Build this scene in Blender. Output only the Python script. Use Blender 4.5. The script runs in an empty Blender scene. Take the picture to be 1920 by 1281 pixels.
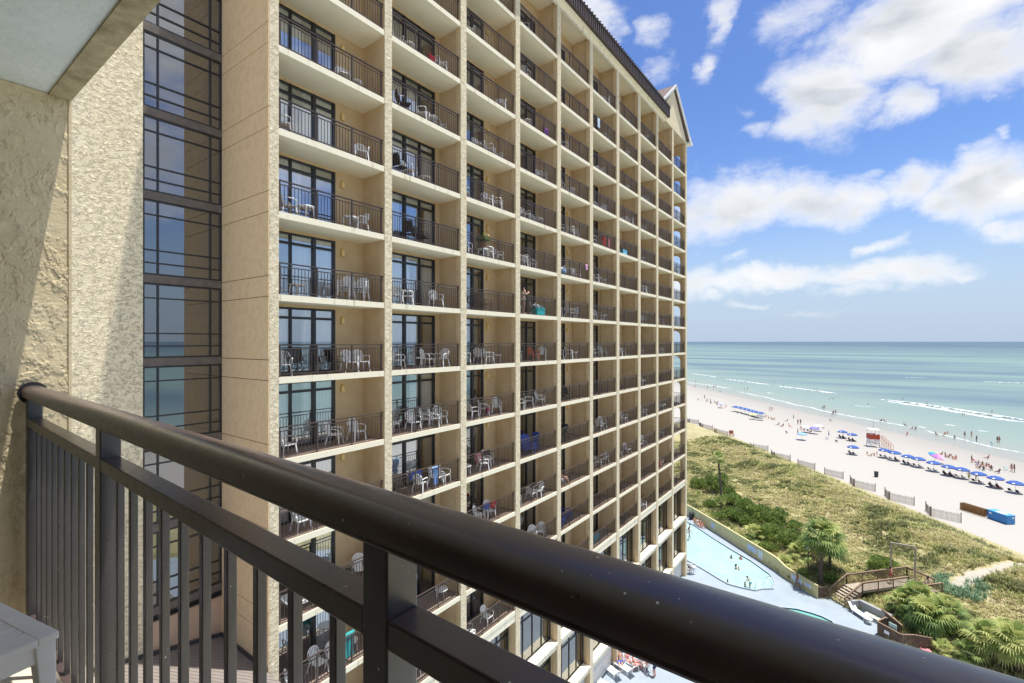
import bpy, math, random
from mathutils import Vector, Matrix, noise
random.seed(7)
C = bpy.context.scene.collection
R = math.radians
# ------------------------------------------------------------------ camera, sky, sun, exposure
FPX, CX, CY, EYE = 900.0, 960.0, 640.5, 25.9
TH = math.atan((1620 - CX) / FPX)
ST, CT = math.sin(TH), math.cos(TH)
cam = bpy.data.cameras.new('camera'); camo = bpy.data.objects.new('camera', cam); C.objects.link(camo)
camo.location = (0, 0, EYE); camo.rotation_euler = (R(90), 0, TH)
cam.sensor_width = 36; cam.lens = 36 * FPX / 1920; cam.clip_start = .02; cam.clip_end = 90000
bpy.context.scene.camera = camo
vs = bpy.context.scene.view_settings
vs.view_transform = 'Standard'; vs.look = 'None'; vs.gamma = 1; vs.exposure = 1.74
SUN = Vector((.15, .135, 1)).normalized()
sl = bpy.data.lights.new('sun', 'SUN'); sl.energy = 2.1; sl.angle = R(.53); sl.color = (1, .955, .88)
so = bpy.data.objects.new('sun', sl); C.objects.link(so)
so.rotation_euler = (-SUN).to_track_quat('-Z', 'Y').to_euler(); so.location = (0, 0, 80)

def dirv(x):
    a = (x - CX) / FPX
    return Vector((-ST + a * CT, CT + a * ST, 0))
def at(x, y, z=0.0):            # a point of the photograph at a known height -> its place in the world
    t = FPX * (EYE - z) / (y - CY)
    d = dirv(x) * t
    return Vector((d.x, d.y, z))

bpy.context.scene.cycles.diffuse_bounces = 6
W = bpy.data.worlds.new('World'); bpy.context.scene.world = W; W.use_nodes = True
def world():
    nt = W.node_tree; N = nt.nodes; L = nt.links
    bg = N['Background']; bg.inputs[1].default_value = .15
    sky = N.new('ShaderNodeTexSky'); sky.sky_type = 'NISHITA'; sky.sun_disc = False
    sky.sun_elevation = math.asin(SUN.z); sky.sun_rotation = math.atan2(SUN.x, SUN.y)
    sky.air_density = 1.0; sky.dust_density = .6; sky.ozone_density = 2.0
    tc = N.new('ShaderNodeTexCoord'); G = tc.outputs['Generated']
    sep = N.new('ShaderNodeSeparateXYZ'); L.new(G, sep.inputs[0])
    def M(op, a, b=None, c=None, clamp=False):
        n = N.new('ShaderNodeMath'); n.operation = op; n.use_clamp = clamp
        for i, v in enumerate((a, b, c)):
            if v is None: continue
            if isinstance(v, (int, float)): n.inputs[i].default_value = v
            else: L.new(v, n.inputs[i])
        return n.outputs[0]
    def V(op, a, b):
        n = N.new('ShaderNodeVectorMath'); n.operation = op
        L.new(a, n.inputs[0])
        if b is not None:
            n.inputs[1].default_value = b
        return n.outputs['Value'] if op == 'LENGTH' else n.outputs[0]
    X, Y, Z = sep.outputs
    A = M('ARCTAN2', Y, X)
    h = M('SQRT', M('ADD', M('MULTIPLY', X, X), M('MULTIPLY', Y, Y)))
    E = M('DIVIDE', Z, M('MAXIMUM', h, .02))
    cmb = N.new('ShaderNodeCombineXYZ'); L.new(A, cmb.inputs[0]); L.new(E, cmb.inputs[1]); AE = cmb.outputs[0]
    blobs = [  # photo x, y, rx, ry, weight
        (1700, 55, 215, 120, 1.15), (1560, 165, 110, 105, 1.0), (1850, 90, 160, 110, 1.1), (1690, 190, 95, 50, .9), (1500, 20, 85, 55, .7), (1500, 235, 75, 45, .72),
        (2000, 60, 150, 120, 1.0), (1800, 5, 300, 90, 1.1), (1425, 245, 50, 28, .62),
        (1360, 390, 120, 75, 1.0), (1500, 380, 140, 62, .95), (1590, 385, 80, 50, .85), (1690, 350, 90, 50, .85), (1300, 400, 80, 80, .85),
        (1850, 350, 130, 95, 1.1), (1770, 385, 90, 55, .9), (1940, 330, 120, 90, 1.1), (1920, 420, 90, 40, .8), (1600, 330, 40, 20, .55),
        (1650, 457, 62, 24, .8), (1460, 520, 210, 30, .8), (1640, 515, 210, 30, .8), (1590, 545, 110, 20, .62), (1790, 513, 80, 16, .6),
        (1290, 530, 90, 45, .7), (1385, 484, 40, 15, .6), (1340, 560, 60, 20, .55), (1530, 590, 90, 12, .5), (1420, 575, 60, 12, .5),
        (1110, 20, 80, 85, .72), (1215, 60, 45, 42, .68), (1340, 35, 42, 65, .78), (1335, 125, 40, 40, .66), (1225, 135, 45, 32, .58), (1140, 70, 45, 45, .6),
        (1410, 205, 30, 25, .5), (1850, 190, 30, 20, .5), (1880, 240, 35, 25, .55), (1790, 290, 40, 18, .52)]
    cl = [(.25, .30, .24, .12, .88), (.55, .42, .34, .16, .95), (.15, .8, .5, .3, 1.0), (.95, .75, .3, .16, .8), (-.3, .35, .4, .14, .9), (.75, 1.3, .5, .3, 1.0)]  # unseen clouds added to grey the window reflections and fill the shade
    for x, y, rx, ry, w in blobs:
        ph = math.atan((x - CX) / FPX); c = math.cos(ph)
        cl.append((R(90) + TH - ph, (CY - y) / FPX * c, rx / FPX * c * c, ry / FPX * c, w))
    for i in range(12): cl.append((random.uniform(-1.5, 1.1), random.uniform(.9, 3.0), random.uniform(.4, .8), random.uniform(.4, .9), 1.1))  # unseen overhead clouds added as fill light for the shaded balconies
    for i in range(26):   # the rest of the sky, seen in the window panes
        e = random.uniform(.03, 1.1)
        cl.append((random.uniform(-1.6, 1.25), e, random.uniform(.12, .4) * (.6 + e), random.uniform(.05, .16) * (.5 + e), random.uniform(.7, 1.1)))
    wn = N.new('ShaderNodeTexNoise'); wn.inputs['Scale'].default_value = 5.5; wn.inputs['Detail'].default_value = 6; wn.inputs['Roughness'].default_value = .62; L.new(AE, wn.inputs['Vector'])
    def VV(op, a, b):
        n = N.new('ShaderNodeVectorMath'); n.operation = op; L.new(a, n.inputs[0]); L.new(b, n.inputs[1]); return n.outputs[0]
    AW = VV('ADD', AE, V('MULTIPLY', V('SUBTRACT', wn.outputs['Color'], (.5, .5, .5)), (.22, .13, 0)))
    acc = None
    for a, e, ra, re, w in cl:
        v = V('MULTIPLY', V('SUBTRACT', AW, (a, e, 0)), (1 / (ra * 1.5), 1 / (re * 1.5), 0))
        mr = N.new('ShaderNodeMapRange'); mr.interpolation_type = 'SMOOTHSTEP'
        mr.inputs['To Min'].default_value = w; mr.inputs['To Max'].default_value = 0
        L.new(V('LENGTH', v, None), mr.inputs['Value'])
        acc = mr.outputs[0] if acc is None else M('MAXIMUM', acc, mr.outputs[0])
    def nz(scale, det, rough, off=(0, 0, 0), stretch=(1, 1.9, 1)):
        o = V('ADD', V('MULTIPLY', AE, stretch), off)
        n = N.new('ShaderNodeTexNoise'); n.inputs['Scale'].default_value = scale; n.inputs['Detail'].default_value = det
        n.inputs['Roughness'].default_value = rough; L.new(o, n.inputs['Vector'])
        if 'Distortion' in n.inputs: n.inputs['Distortion'].default_value = .35
        return n.outputs['Fac']
    n1 = nz(7, 9, .62); n2 = nz(24, 7, .6, (3, 1, 0))
    fld = M('ADD', acc, M('MULTIPLY', M('SUBTRACT', n1, .5), 1.05))
    fld = M('ADD', fld, M('MULTIPLY', M('SUBTRACT', n2, .5), .26))
    def sstep(v, a, b, ta=0, tb=1):
        mr = N.new('ShaderNodeMapRange'); mr.interpolation_type = 'SMOOTHSTEP'
        mr.inputs['From Min'].default_value = a; mr.inputs['From Max'].default_value = b
        mr.inputs['To Min'].default_value = ta; mr.inputs['To Max'].default_value = tb
        L.new(v, mr.inputs['Value']); return mr.outputs[0]
    al = M('POWER', sstep(fld, .22, .98), .9)
    n4 = nz(7, 4, .5, (0, .0, 0)); n5 = nz(7, 4, .5, (0, .06, 0))
    lit = sstep(M('SUBTRACT', n5, n4), -.05, .13)
    n3 = nz(3, 3, .5, (0, .10, 2))
    core = M('MULTIPLY', sstep(fld, .42, 1.18), M('ADD', M('MULTIPLY', sstep(n3, .30, .58), .78), M('MULTIPLY', lit, .5)), clamp=True)
    def mixc(f, a, b):
        m = N.new('ShaderNodeMix'); m.data_type = 'RGBA'
        if isinstance(f, (int, float)): m.inputs[0].default_value = f
        else: L.new(f, m.inputs[0])
        for i, v in ((6, a), (7, b)):
            if isinstance(v, tuple): m.inputs[i].default_value = v
            else: L.new(v, m.inputs[i])
        return m.outputs[2]
    K = 2.12
    ccol = mixc(core, (K * 1.0, K * 1.0, K * 1.01, 1), (K * .58, K * .62, K * .67, 1))
    hs = N.new('ShaderNodeHueSaturation'); hs.inputs['Saturation'].default_value = 1.24; hs.inputs['Value'].default_value = .345
    hs.inputs['Hue'].default_value = .513
    L.new(sky.outputs[0], hs.inputs['Color'])
    haze = sstep(E, .0, .30, .92, 0)           # pale sea air low over the horizon
    skyc = mixc(haze, hs.outputs[0], (.98, 1.22, 1.60, 1))
    al2 = M('MULTIPLY', al, sstep(E, .0, .10, .25, 1))
    L.new(mixc(al2, skyc, ccol), bg.inputs[0])
world()

# ------------------------------------------------------------------ helpers
class MB:
    def __init__(s): s.v = []; s.f = []; s.m = []
    def face(s, pts, mi=0):
        b = len(s.v); s.v += [tuple(p) for p in pts]; s.f.append(tuple(range(b, b + len(pts)))); s.m.append(mi)
    def hexa(s, p, mi=0, top=None):      # 8 points: 4 bottom ccw, 4 top ccw
        b = len(s.v); s.v += [tuple(q) for q in p]
        for i, q in enumerate(((3, 2, 1, 0), (4, 5, 6, 7), (0, 1, 5, 4), (1, 2, 6, 5), (2, 3, 7, 6), (3, 0, 4, 7))):
            s.f.append(tuple(b + j for j in q)); s.m.append(top if (top is not None and i == 1) else mi)
    def box(s, x0, x1, y0, y1, z0, z1, mi=0, top=None):
        s.hexa([(x0, y0, z0), (x1, y0, z0), (x1, y1, z0), (x0, y1, z0), (x0, y0, z1), (x1, y0, z1), (x1, y1, z1), (x0, y1, z1)], mi, top)
    def bar(s, p, q, w, h, mi=0, up=(0, 0, 1)):
        p = Vector(p); q = Vector(q); d = (q - p).normalized(); u = Vector(up)
        if abs(d.dot(u)) > .97: u = Vector((1, 0, 0))
        a = d.cross(u).normalized() * (w / 2); b = a.cross(d).normalized() * (h / 2)
        s.hexa([p - a - b, p + a - b, q + a - b, q - a - b, p - a + b, p + a + b, q + a + b, q - a + b], mi)
    def tube(s, pts, r, n=8, mi=0, cap=True):
        pts = [Vector(p) for p in pts]; rr = r if isinstance(r, (list, tuple)) else [r] * len(pts)
        b = len(s.v); ref = None
        for i, p in enumerate(pts):
            d = (pts[min(i + 1, len(pts) - 1)] - pts[max(i - 1, 0)]).normalized()
            if ref is None: ref = Vector((0, 0, 1)) if abs(d.z) < .9 else Vector((1, 0, 0))
            a = d.cross(ref).normalized(); c = a.cross(d).normalized(); ref = c
            for k in range(n):
                t = 2 * math.pi * k / n
                s.v.append(tuple(p + (a * math.cos(t) + c * math.sin(t)) * rr[i]))
        for i in range(len(pts) - 1):
            for k in range(n):
                k2 = (k + 1) % n
                s.f.append((b + i * n + k, b + i * n + k2, b + (i + 1) * n + k2, b + (i + 1) * n + k)); s.m.append(mi)
        if cap:
            s.f.append(tuple(b + k for k in reversed(range(n)))); s.m.append(mi)
            e = b + (len(pts) - 1) * n; s.f.append(tuple(e + k for k in range(n))); s.m.append(mi)
    def lathe(s, prof, n=16, o=(0, 0, 0), mi=0, sx=1, sy=1):
        b = len(s.v)
        for r, z in prof:
            for k in range(n):
                t = 2 * math.pi * k / n
                s.v.append((o[0] + r * math.cos(t) * sx, o[1] + r * math.sin(t) * sy, o[2] + z))
        for i in range(len(prof) - 1):
            for k in range(n):
                k2 = (k + 1) % n
                s.f.append((b + i * n + k, b + i * n + k2, b + (i + 1) * n + k2, b + (i + 1) * n + k)); s.m.append(mi)
        s.f.append(tuple(b + k for k in reversed(range(n)))); s.m.append(mi)
        e = b + (len(prof) - 1) * n; s.f.append(tuple(e + k for k in range(n))); s.m.append(mi)
    def grid(s, nx, ny, fn, mi=0):
        b = len(s.v)
        for j in range(ny + 1):
            for i in range(nx + 1): s.v.append(tuple(fn(i / nx, j / ny)))
        for j in range(ny):
            for i in range(nx):
                q = b + j * (nx + 1) + i
                s.f.append((q, q + 1, q + nx + 2, q + nx + 1)); s.m.append(mi)
    def mesh(s, name, mats, smooth=False, bevel=None):
        me = bpy.data.meshes.new(name); me.from_pydata(s.v, [], s.f)
        for m in (mats if isinstance(mats, (list, tuple)) else [mats]): me.materials.append(m)
        me.polygons.foreach_set('material_index', s.m)
        if smooth: me.polygons.foreach_set('use_smooth', [True] * len(s.f))
        me.update(); return me
    def build(s, name, mats, parent=None, smooth=False, bevel=0):
        o = bpy.data.objects.new(name, s.mesh(name, mats, smooth)); C.objects.link(o); o.parent = parent
        if bevel:
            b = o.modifiers.new('b', 'BEVEL'); b.width = bevel; b.segments = 2; b.limit_method = 'ANGLE'
        return o
USED = {}
def tag(o, label=None, cat=None, group=None, kind=None):
    if label:
        o['label'] = label
        n = len(label.split())
        if n < 4 or n > 16: print('LABEL LENGTH', n, label)
        USED[label] = USED.get(label, 0) + 1
    if cat: o['category'] = cat
    if group: o['group'] = group
    if kind: o['kind'] = kind
    return o
def empty(name, loc, rz=0, label=None, cat=None, group=None):
    o = bpy.data.objects.new(name, None); C.objects.link(o); o.location = loc; o.rotation_euler = (0, 0, rz)
    o.empty_display_size = .2
    return tag(o, label, cat, group)
KIDS = {}
def copy_tree(o, parent=None):
    c = o.copy(); C.objects.link(c); c.parent = parent
    for ch in list(o.children): copy_tree(ch, c)
    return c
ORD = ['', 'first', 'second', 'third', 'fourth', 'fifth', 'sixth', 'seventh', 'eighth', 'ninth', 'tenth', 'eleventh', 'twelfth', 'thirteenth', 'fourteenth', 'fifteenth', 'sixteenth', 'seventeenth', 'eighteenth', 'nineteenth', 'twentieth']
NUM = ['no', 'one', 'two', 'three', 'four', 'five', 'six', 'seven', 'eight']

# ------------------------------------------------------------------ materials
MATS = {}
def mat(name, col, rough=.6, vary=0, vscale=3, bump=0, bscale=60, metal=0, spec=.5, col2=None, detail=5, streak=False, coord='Object', brough=.6, pos=(.32, .68)):
    if name in MATS: return MATS[name]
    m = bpy.data.materials.new(name); m.use_nodes = True; MATS[name] = m
    nt = m.node_tree; N = nt.nodes; L = nt.links; p = N['Principled BSDF']
    p.inputs['Base Color'].default_value = (*col, 1); p.inputs['Roughness'].default_value = rough
    p.inputs['Metallic'].default_value = metal; p.inputs['Specular IOR Level'].default_value = spec
    tc = N.new('ShaderNodeTexCoord'); co = tc.outputs[coord]
    if vary:
        mp = N.new('ShaderNodeMapping'); L.new(co, mp.inputs[0])
        if streak: mp.inputs['Scale'].default_value = (1, 1, .12)
        n = N.new('ShaderNodeTexNoise'); n.inputs['Scale'].default_value = vscale; n.inputs['Detail'].default_value = detail; n.inputs['Roughness'].default_value = .65
        L.new(mp.outputs[0], n.inputs['Vector'])
        r = N.new('ShaderNodeValToRGB'); r.color_ramp.elements[0].position, r.color_ramp.elements[1].position = pos
        c2 = col2 or tuple(c * (1 - vary) for c in col)
        r.color_ramp.elements[0].color = (*c2, 1); r.color_ramp.elements[1].color = (*col, 1)
        L.new(n.outputs['Fac'], r.inputs[0]); L.new(r.outputs[0], p.inputs['Base Color'])
    if bump:
        n = N.new('ShaderNodeTexNoise'); n.inputs['Scale'].default_value = bscale; n.inputs['Detail'].default_value = 6; n.inputs['Roughness'].default_value = brough
        L.new(co, n.inputs['Vector'])
        b = N.new('ShaderNodeBump'); b.inputs['Strength'].default_value = 1; b.inputs['Distance'].default_value = bump
        L.new(n.outputs['Fac'], b.inputs['Height']); L.new(b.outputs[0], p.inputs['Normal'])
    return m
def stucco(name, col, col2, scale, dist, vs=.7):
    """trowelled stucco: broken ridges over a fine sand grain, worn patches in the paint"""
    if name in MATS: return MATS[name]
    m = bpy.data.materials.new(name); m.use_nodes = True; MATS[name] = m
    nt = m.node_tree; N = nt.nodes; L = nt.links; p = N['Principled BSDF']
    p.inputs['Roughness'].default_value = .85; p.inputs['Specular IOR Level'].default_value = .25
    tc = N.new('ShaderNodeTexCoord'); mp_ = N.new('ShaderNodeMapping'); mp_.inputs['Scale'].default_value = (1, 1, 1.5); mp_.inputs['Rotation'].default_value = (.25, 0, 0); L.new(tc.outputs['Object'], mp_.inputs[0]); co = mp_.outputs[0]
    def nz(s, d, r=.6, dis=0):
        n = N.new('ShaderNodeTexNoise'); n.inputs['Scale'].default_value = s; n.inputs['Detail'].default_value = d; n.inputs['Roughness'].default_value = r
        n.inputs['Distortion'].default_value = dis
        L.new(co, n.inputs['Vector']); return n.outputs['Fac']
    r = N.new('ShaderNodeValToRGB'); r.color_ramp.elements[0].position = .3; r.color_ramp.elements[1].position = .72
    r.color_ramp.elements[0].color = (*col2, 1); r.color_ramp.elements[1].color = (*col, 1)
    L.new(nz(vs, 8, .7), r.inputs[0]); L.new(r.outputs[0], p.inputs['Base Color'])
    a = N.new('ShaderNodeValToRGB'); a.color_ramp.elements[0].position = .47; a.color_ramp.elements[1].position = .53
    L.new(nz(scale, 7, .72, .5), a.inputs[0])
    mk = N.new('ShaderNodeMapRange'); mk.inputs['From Min'].default_value = .38; mk.inputs['From Max'].default_value = .62; L.new(nz(scale * .8, 3), mk.inputs['Value'])
    ml_ = N.new('ShaderNodeMath'); ml_.operation = 'MULTIPLY'; L.new(a.outputs[0], ml_.inputs[0]); L.new(mk.outputs[0], ml_.inputs[1])
    mx = N.new('ShaderNodeMath'); mx.operation = 'MULTIPLY_ADD'; mx.inputs[1].default_value = .25
    L.new(nz(scale * 5, 5, .7), mx.inputs[0]); L.new(ml_.outputs[0], mx.inputs[2])
    b = N.new('ShaderNodeBump'); b.inputs['Distance'].default_value = dist; b.inputs['Strength'].default_value = 1
    L.new(mx.outputs[0], b.inputs['Height']); L.new(b.outputs[0], p.inputs['Normal'])
    return m
def glass(name, tint, refl, rough=.01):
    m = bpy.data.materials.new(name); m.use_nodes = True; nt = m.node_tree; N = nt.nodes; L = nt.links
    N.remove(N['Principled BSDF']); out = N['Material Output']
    g = N.new('ShaderNodeBsdfGlossy'); g.inputs['Color'].default_value = (.95, .97, 1, 1); g.inputs['Roughness'].default_value = rough
    t = N.new('ShaderNodeBsdfTransparent'); t.inputs['Color'].default_value = (*tint, 1)
    lw = N.new('ShaderNodeLayerWeight'); lw.inputs['Blend'].default_value = .25
    mr = N.new('ShaderNodeMapRange'); mr.inputs['To Min'].default_value = refl; mr.inputs['To Max'].default_value = .95
    L.new(lw.outputs['Fresnel'], mr.inputs['Value'])
    x = N.new('ShaderNodeMixShader'); L.new(mr.outputs[0], x.inputs[0]); L.new(t.outputs[0], x.inputs[1]); L.new(g.outputs[0], x.inputs[2])
    L.new(x.outputs[0], out.inputs[0])
    MATS[name] = m; return m
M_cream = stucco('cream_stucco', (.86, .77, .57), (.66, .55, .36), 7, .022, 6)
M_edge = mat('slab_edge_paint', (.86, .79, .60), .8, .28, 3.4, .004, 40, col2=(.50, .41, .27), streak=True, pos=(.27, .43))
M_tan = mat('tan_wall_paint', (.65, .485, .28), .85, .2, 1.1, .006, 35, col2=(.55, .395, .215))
M_tanw = mat('tan_wing_paint', (.72, .525, .305), .85, .2, 3.5, .010, 16, col2=(.60, .42, .23), detail=9, pos=(.25, .55))
M_soff = mat('soffit_paint', (.93, .86, .635), .85, .1, .7, .002, 60, col2=(.88, .80, .56))
M_tile = mat('balcony_tile', (.27, .20, .16), .7, .2, 3)
M_bronze = mat('bronze_metal', (.060, .042, .032), .32, .3, 14, spec=.6, col2=(.038, .028, .023))
M_rail = mat('far_railing_metal', (.062, .042, .034), .35, spec=.6)
M_frame = mat('window_frame_metal', (.022, .022, .024), .35)
M_band = mat('spandrel_metal', (.155, .125, .105), .5, .3, 5, col2=(.10, .085, .075))
M_glass = glass('door_glass', (.95, .97, .97), .30)
M_glass2 = glass('stair_glass', (.30, .32, .32), .25)
M_curt = mat('curtain_cloth', (.86, .85, .82), .9, .12, 2)
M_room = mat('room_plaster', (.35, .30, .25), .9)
M_brass = mat('brass', (.72, .48, .13), .35)
M_roof = mat('roof_metal', (.085, .060, .050), .45, .25, 3)
M_roof2 = mat('weathered_roof_metal', (.22, .16, .13), .5, .3, 2, streak=True)
M_white = mat('white_plastic', (.90, .89, .87), .45, .08, 6)
M_whitep = mat('white_paint', (.80, .79, .76), .6, .1, 2)
M_dark = mat('dark_metal', (.025, .025, .028), .4)
M_sling = mat('brown_sling', (.15, .11, .08), .8)
M_orange = mat('orange_plastic', (.62, .13, .03), .5)
M_blue = mat('blue_plastic', (.025, .07, .36), .45)
M_lblue = mat('light_blue_plastic', (.16, .50, .66), .45)
M_red = mat('red_cloth', (.60, .03, .04), .8)
M_pink = mat('pink_cloth', (.72, .25, .30), .8)
M_purple = mat('purple_cloth', (.30, .07, .42), .8)
M_blackc = mat('black_cloth', (.02, .02, .025), .8)
M_teal = mat('teal_cloth', (.02, .30, .30), .7)
M_royal = mat('royal_blue_cloth', (.03, .09, .45), .8)
M_whitec = mat('white_cloth', (.80, .80, .80), .9)
M_yellow = mat('yellow_flower', (.75, .55, .05), .8)
M_leaf = mat('leaf_green', (.07, .12, .025), .6)

# ------------------------------------------------------------------ the hotel tower
XF = -15.86; XB = XF - 1.53; XW = XF - 3.45
PIL = [(8.02, 8.38), (12.80, 13.18), (17.41, 17.83), (21.99, 22.43), (26.56, 27.01), (31.11, 31.59), (35.73, 36.24), (40.27, 40.80), (44.80, 45.33), (49.40, 49.90), (53.97, 54.50)]
FL = lambda k: EYE - 1.21 + 2.8 * k
TOPZ = EYE + 21.9
hotel = empty('hotel_tower', (XF, 8, 0), 0, 'tall cream hotel tower with a grid of railed balconies facing the pool', 'hotel')
def hb(mb, name, mats, smooth=False, bevel=0, parent=None):
    o = mb.build(name, mats, parent or hotel, smooth, bevel)
    if parent is None: o.location = (-XF, -8, 0)
    return o
for i, (a, b) in enumerate(PIL):
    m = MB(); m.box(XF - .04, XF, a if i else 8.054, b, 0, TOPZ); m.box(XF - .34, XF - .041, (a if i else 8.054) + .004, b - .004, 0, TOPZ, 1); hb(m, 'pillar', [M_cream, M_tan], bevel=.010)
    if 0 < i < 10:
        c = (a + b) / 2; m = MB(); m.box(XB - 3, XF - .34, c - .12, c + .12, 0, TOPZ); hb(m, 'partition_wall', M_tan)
# wing wall beside the stair window, cut by panel joints
m = MB(); m.box(XW - 1.5, XF - .05, 8.05, 8.30, 0, TOPZ + .6, 1)
zs = [14.6]
k = -5
for k in range(-5, 9): zs += [FL(k) - .09, FL(k) + .60]
zs = sorted(z for z in zs if z >= 14.6)
for z0, z1 in zip(zs[:-1], zs[1:]): m.box(XW - .1, XF - .003, 8.02, 8.051, z0 + .012, z1 - .012)
M_joint = mat('panel_joint', (.20, .13, .08), .9)
hb(m, 'wing_wall', [M_tanw, M_joint])
# end wall with arched openings
m = MB(); yc0, yc1 = 54.1, 54.34
m.box(XB - 3, XB + .12, yc0, yc1, 0, TOPZ); m.box(XF - .62, XF - .34, yc0, yc1, 0, TOPZ)
for k in range(-5, 8):
    z0 = FL(k); top = FL(k + 1) - .2 if k < 7 else TOPZ
    x0, x1 = XB + .12, XF - .62; n = 12
    for j in range(n):
        xa = x0 + (x1 - x0) * j / n; xb = x0 + (x1 - x0) * (j + 1) / n
        def ah(x):
            u = (x - x0) / (x1 - x0); return z0 + 1.85 + .55 * math.sqrt(max(0, 1 - u ** 2.6)) - .06 * 0
        za, zb = min(ah(xa), top - .02), min(ah(xb), top - .02)
        m.hexa([(xa, yc0, za), (xb, yc0, zb), (xb, yc1, zb), (xa, yc1, za), (xa, yc0, top), (xb, yc0, top), (xb, yc1, top), (xa, yc1, top)])
m.box(XB + .12, XF - .62, yc0, yc1, 0, FL(-5))
hb(m, 'end_wall', M_tan)
# floor slabs
for k in range(-5, 8):
    m = MB(); z = FL(k)
    m.box(XB - 3, XF - .06, 8.32, 54.2, z - .196, z, 1, 2)
    m.box(XF - .06, XF - .025, 8.34, 54.05, z - .215, z + .004, 0)
    hb(m, 'floor_slab', [M_edge, M_soff, M_tile])
m = MB(); m.box(XB - 3, XF - .05, 8.32, 54.2, TOPZ - .001, TOPZ + .3); hb(m, 'top_ceiling', M_soff)
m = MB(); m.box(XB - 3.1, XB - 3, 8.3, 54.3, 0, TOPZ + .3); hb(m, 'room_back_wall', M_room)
# balcony back walls with door openings
def bayy(n): return PIL[n - 1][1], PIL[n][0]
def door_span(n):
    y0, y1 = bayy(n)
    if n % 2: return y0 + .27, y0 + 3.13
    return y1 - 3.13, y1 - .27
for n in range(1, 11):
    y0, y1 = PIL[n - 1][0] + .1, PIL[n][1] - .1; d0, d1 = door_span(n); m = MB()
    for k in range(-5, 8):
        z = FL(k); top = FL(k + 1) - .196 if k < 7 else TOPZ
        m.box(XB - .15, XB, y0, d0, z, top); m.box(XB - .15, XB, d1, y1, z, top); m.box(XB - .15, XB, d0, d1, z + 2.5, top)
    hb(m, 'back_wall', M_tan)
# sliding doors: frame > pane, curtain
def door_frame(n, m, z0=0, mi=0):
    d0, d1 = door_span(n); w = d1 - d0; x0, x1 = XB - .10, XB + .03; H = 2.495
    odd = n % 2
    f = lambda t: d0 + t if odd else d1 - t
    def vb(t, wd, zt=H):
        y = f(t); m.box(x0, x1, y - wd / 2, y + wd / 2, z0 + .01, z0 + zt, mi)
    for t, wd in ((.045, .09), (.99, .065), (1.94, .13), (2.815, .09)): vb(t, wd)
    for za, zb in ((.0, .09), (2.05, 2.16), (2.41, H)): m.box(x0 + .012, x1 - .012, d0 + .02, d1 - .02, z0 + za + .01, z0 + zb - .004, mi)
def door_pane(n, m, z0=0, mi=0):
    d0, d1 = door_span(n); m.box(XB - .052, XB - .045, d0 + .03, d1 - .03, z0 + .05, z0 + 2.45, mi)
def curtain(n, kind, m, z0=0, mi=0):
    d0, d1 = door_span(n); x = XB - .17; odd = n % 2
    spans = {0: [(.05, .55), (2.15, 2.85)], 1: [(.03, 2.85)], 2: [(1.1, 2.85)], 3: [(.05, 1.5)], 4: [(2.2, 2.84)], 5: [(.05, .9), (1.55, 2.84)]}[kind]
    for a, b in spans:
        ya, yb = (d0 + a, d0 + b) if odd else (d1 - b, d1 - a)
        nn = max(8, int((yb - ya) * 26))
        m.grid(nn, 1, lambda u, v: (x + .05 * math.sin(u * (yb - ya) * 46 + kind) + .02 * math.sin(u * 17), ya + u * (yb - ya) + .06 * (1 - v) * math.sin(kind + u * 3), z0 + .06 + v * 2.4), mi)
for n in range(1, 7):
    mf = MB(); door_frame(n, mf); me_f = mf.mesh('sliding_door', M_frame)
    mp = MB(); door_pane(n, mp); me_p = mp.mesh('pane', M_glass)
    me_c = []
    for kd in range(6):
        mc = MB(); curtain(n, kd, mc); me_c.append(mc.mesh('curtain', M_curt, True))
    for k in range(-5, 8):
        o = bpy.data.objects.new('sliding_door', me_f); C.objects.link(o); o.parent = hotel; o.location = (-XF, -8, FL(k))
        p = bpy.data.objects.new('pane', me_p); C.objects.link(p); p.parent = o
        p = bpy.data.objects.new('curtain', me_c[random.choice((0, 4, 0, 2, 5, 3, 1, 5))]); C.objects.link(p); p.parent = o
m = MB()
for n in range(7, 11):
    for k in range(-5, 8): door_frame(n, m, FL(k), 0); door_pane(n, m, FL(k), 1); curtain(n, random.choice((0, 1, 5, 2)), m, FL(k), 2)
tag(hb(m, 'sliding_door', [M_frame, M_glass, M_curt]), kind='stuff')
# wall lamps beside the odd doors
ml = MB(); ml.box(0, .10, -.075, .075, -.13, .13); ml.box(.10, .115, -.055, .055, -.10, .10, 1); ml.lathe([(.03, 0), (.045, .02), (.03, .05)], 10, (.05, 0, .13))
me_l = ml.mesh('wall_lamp', [M_brass, mat('lamp_glass', (.75, .6, .3), .3)])
for n in (1, 3, 5):
    for k in range(-5, 8):
        o = bpy.data.objects.new('wall_lamp', me_l); C.objects.link(o); o.parent = hotel
        o.location = (XB - XF, bayy(n)[0] + 3.45 - 8, FL(k) + 2.05)
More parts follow.
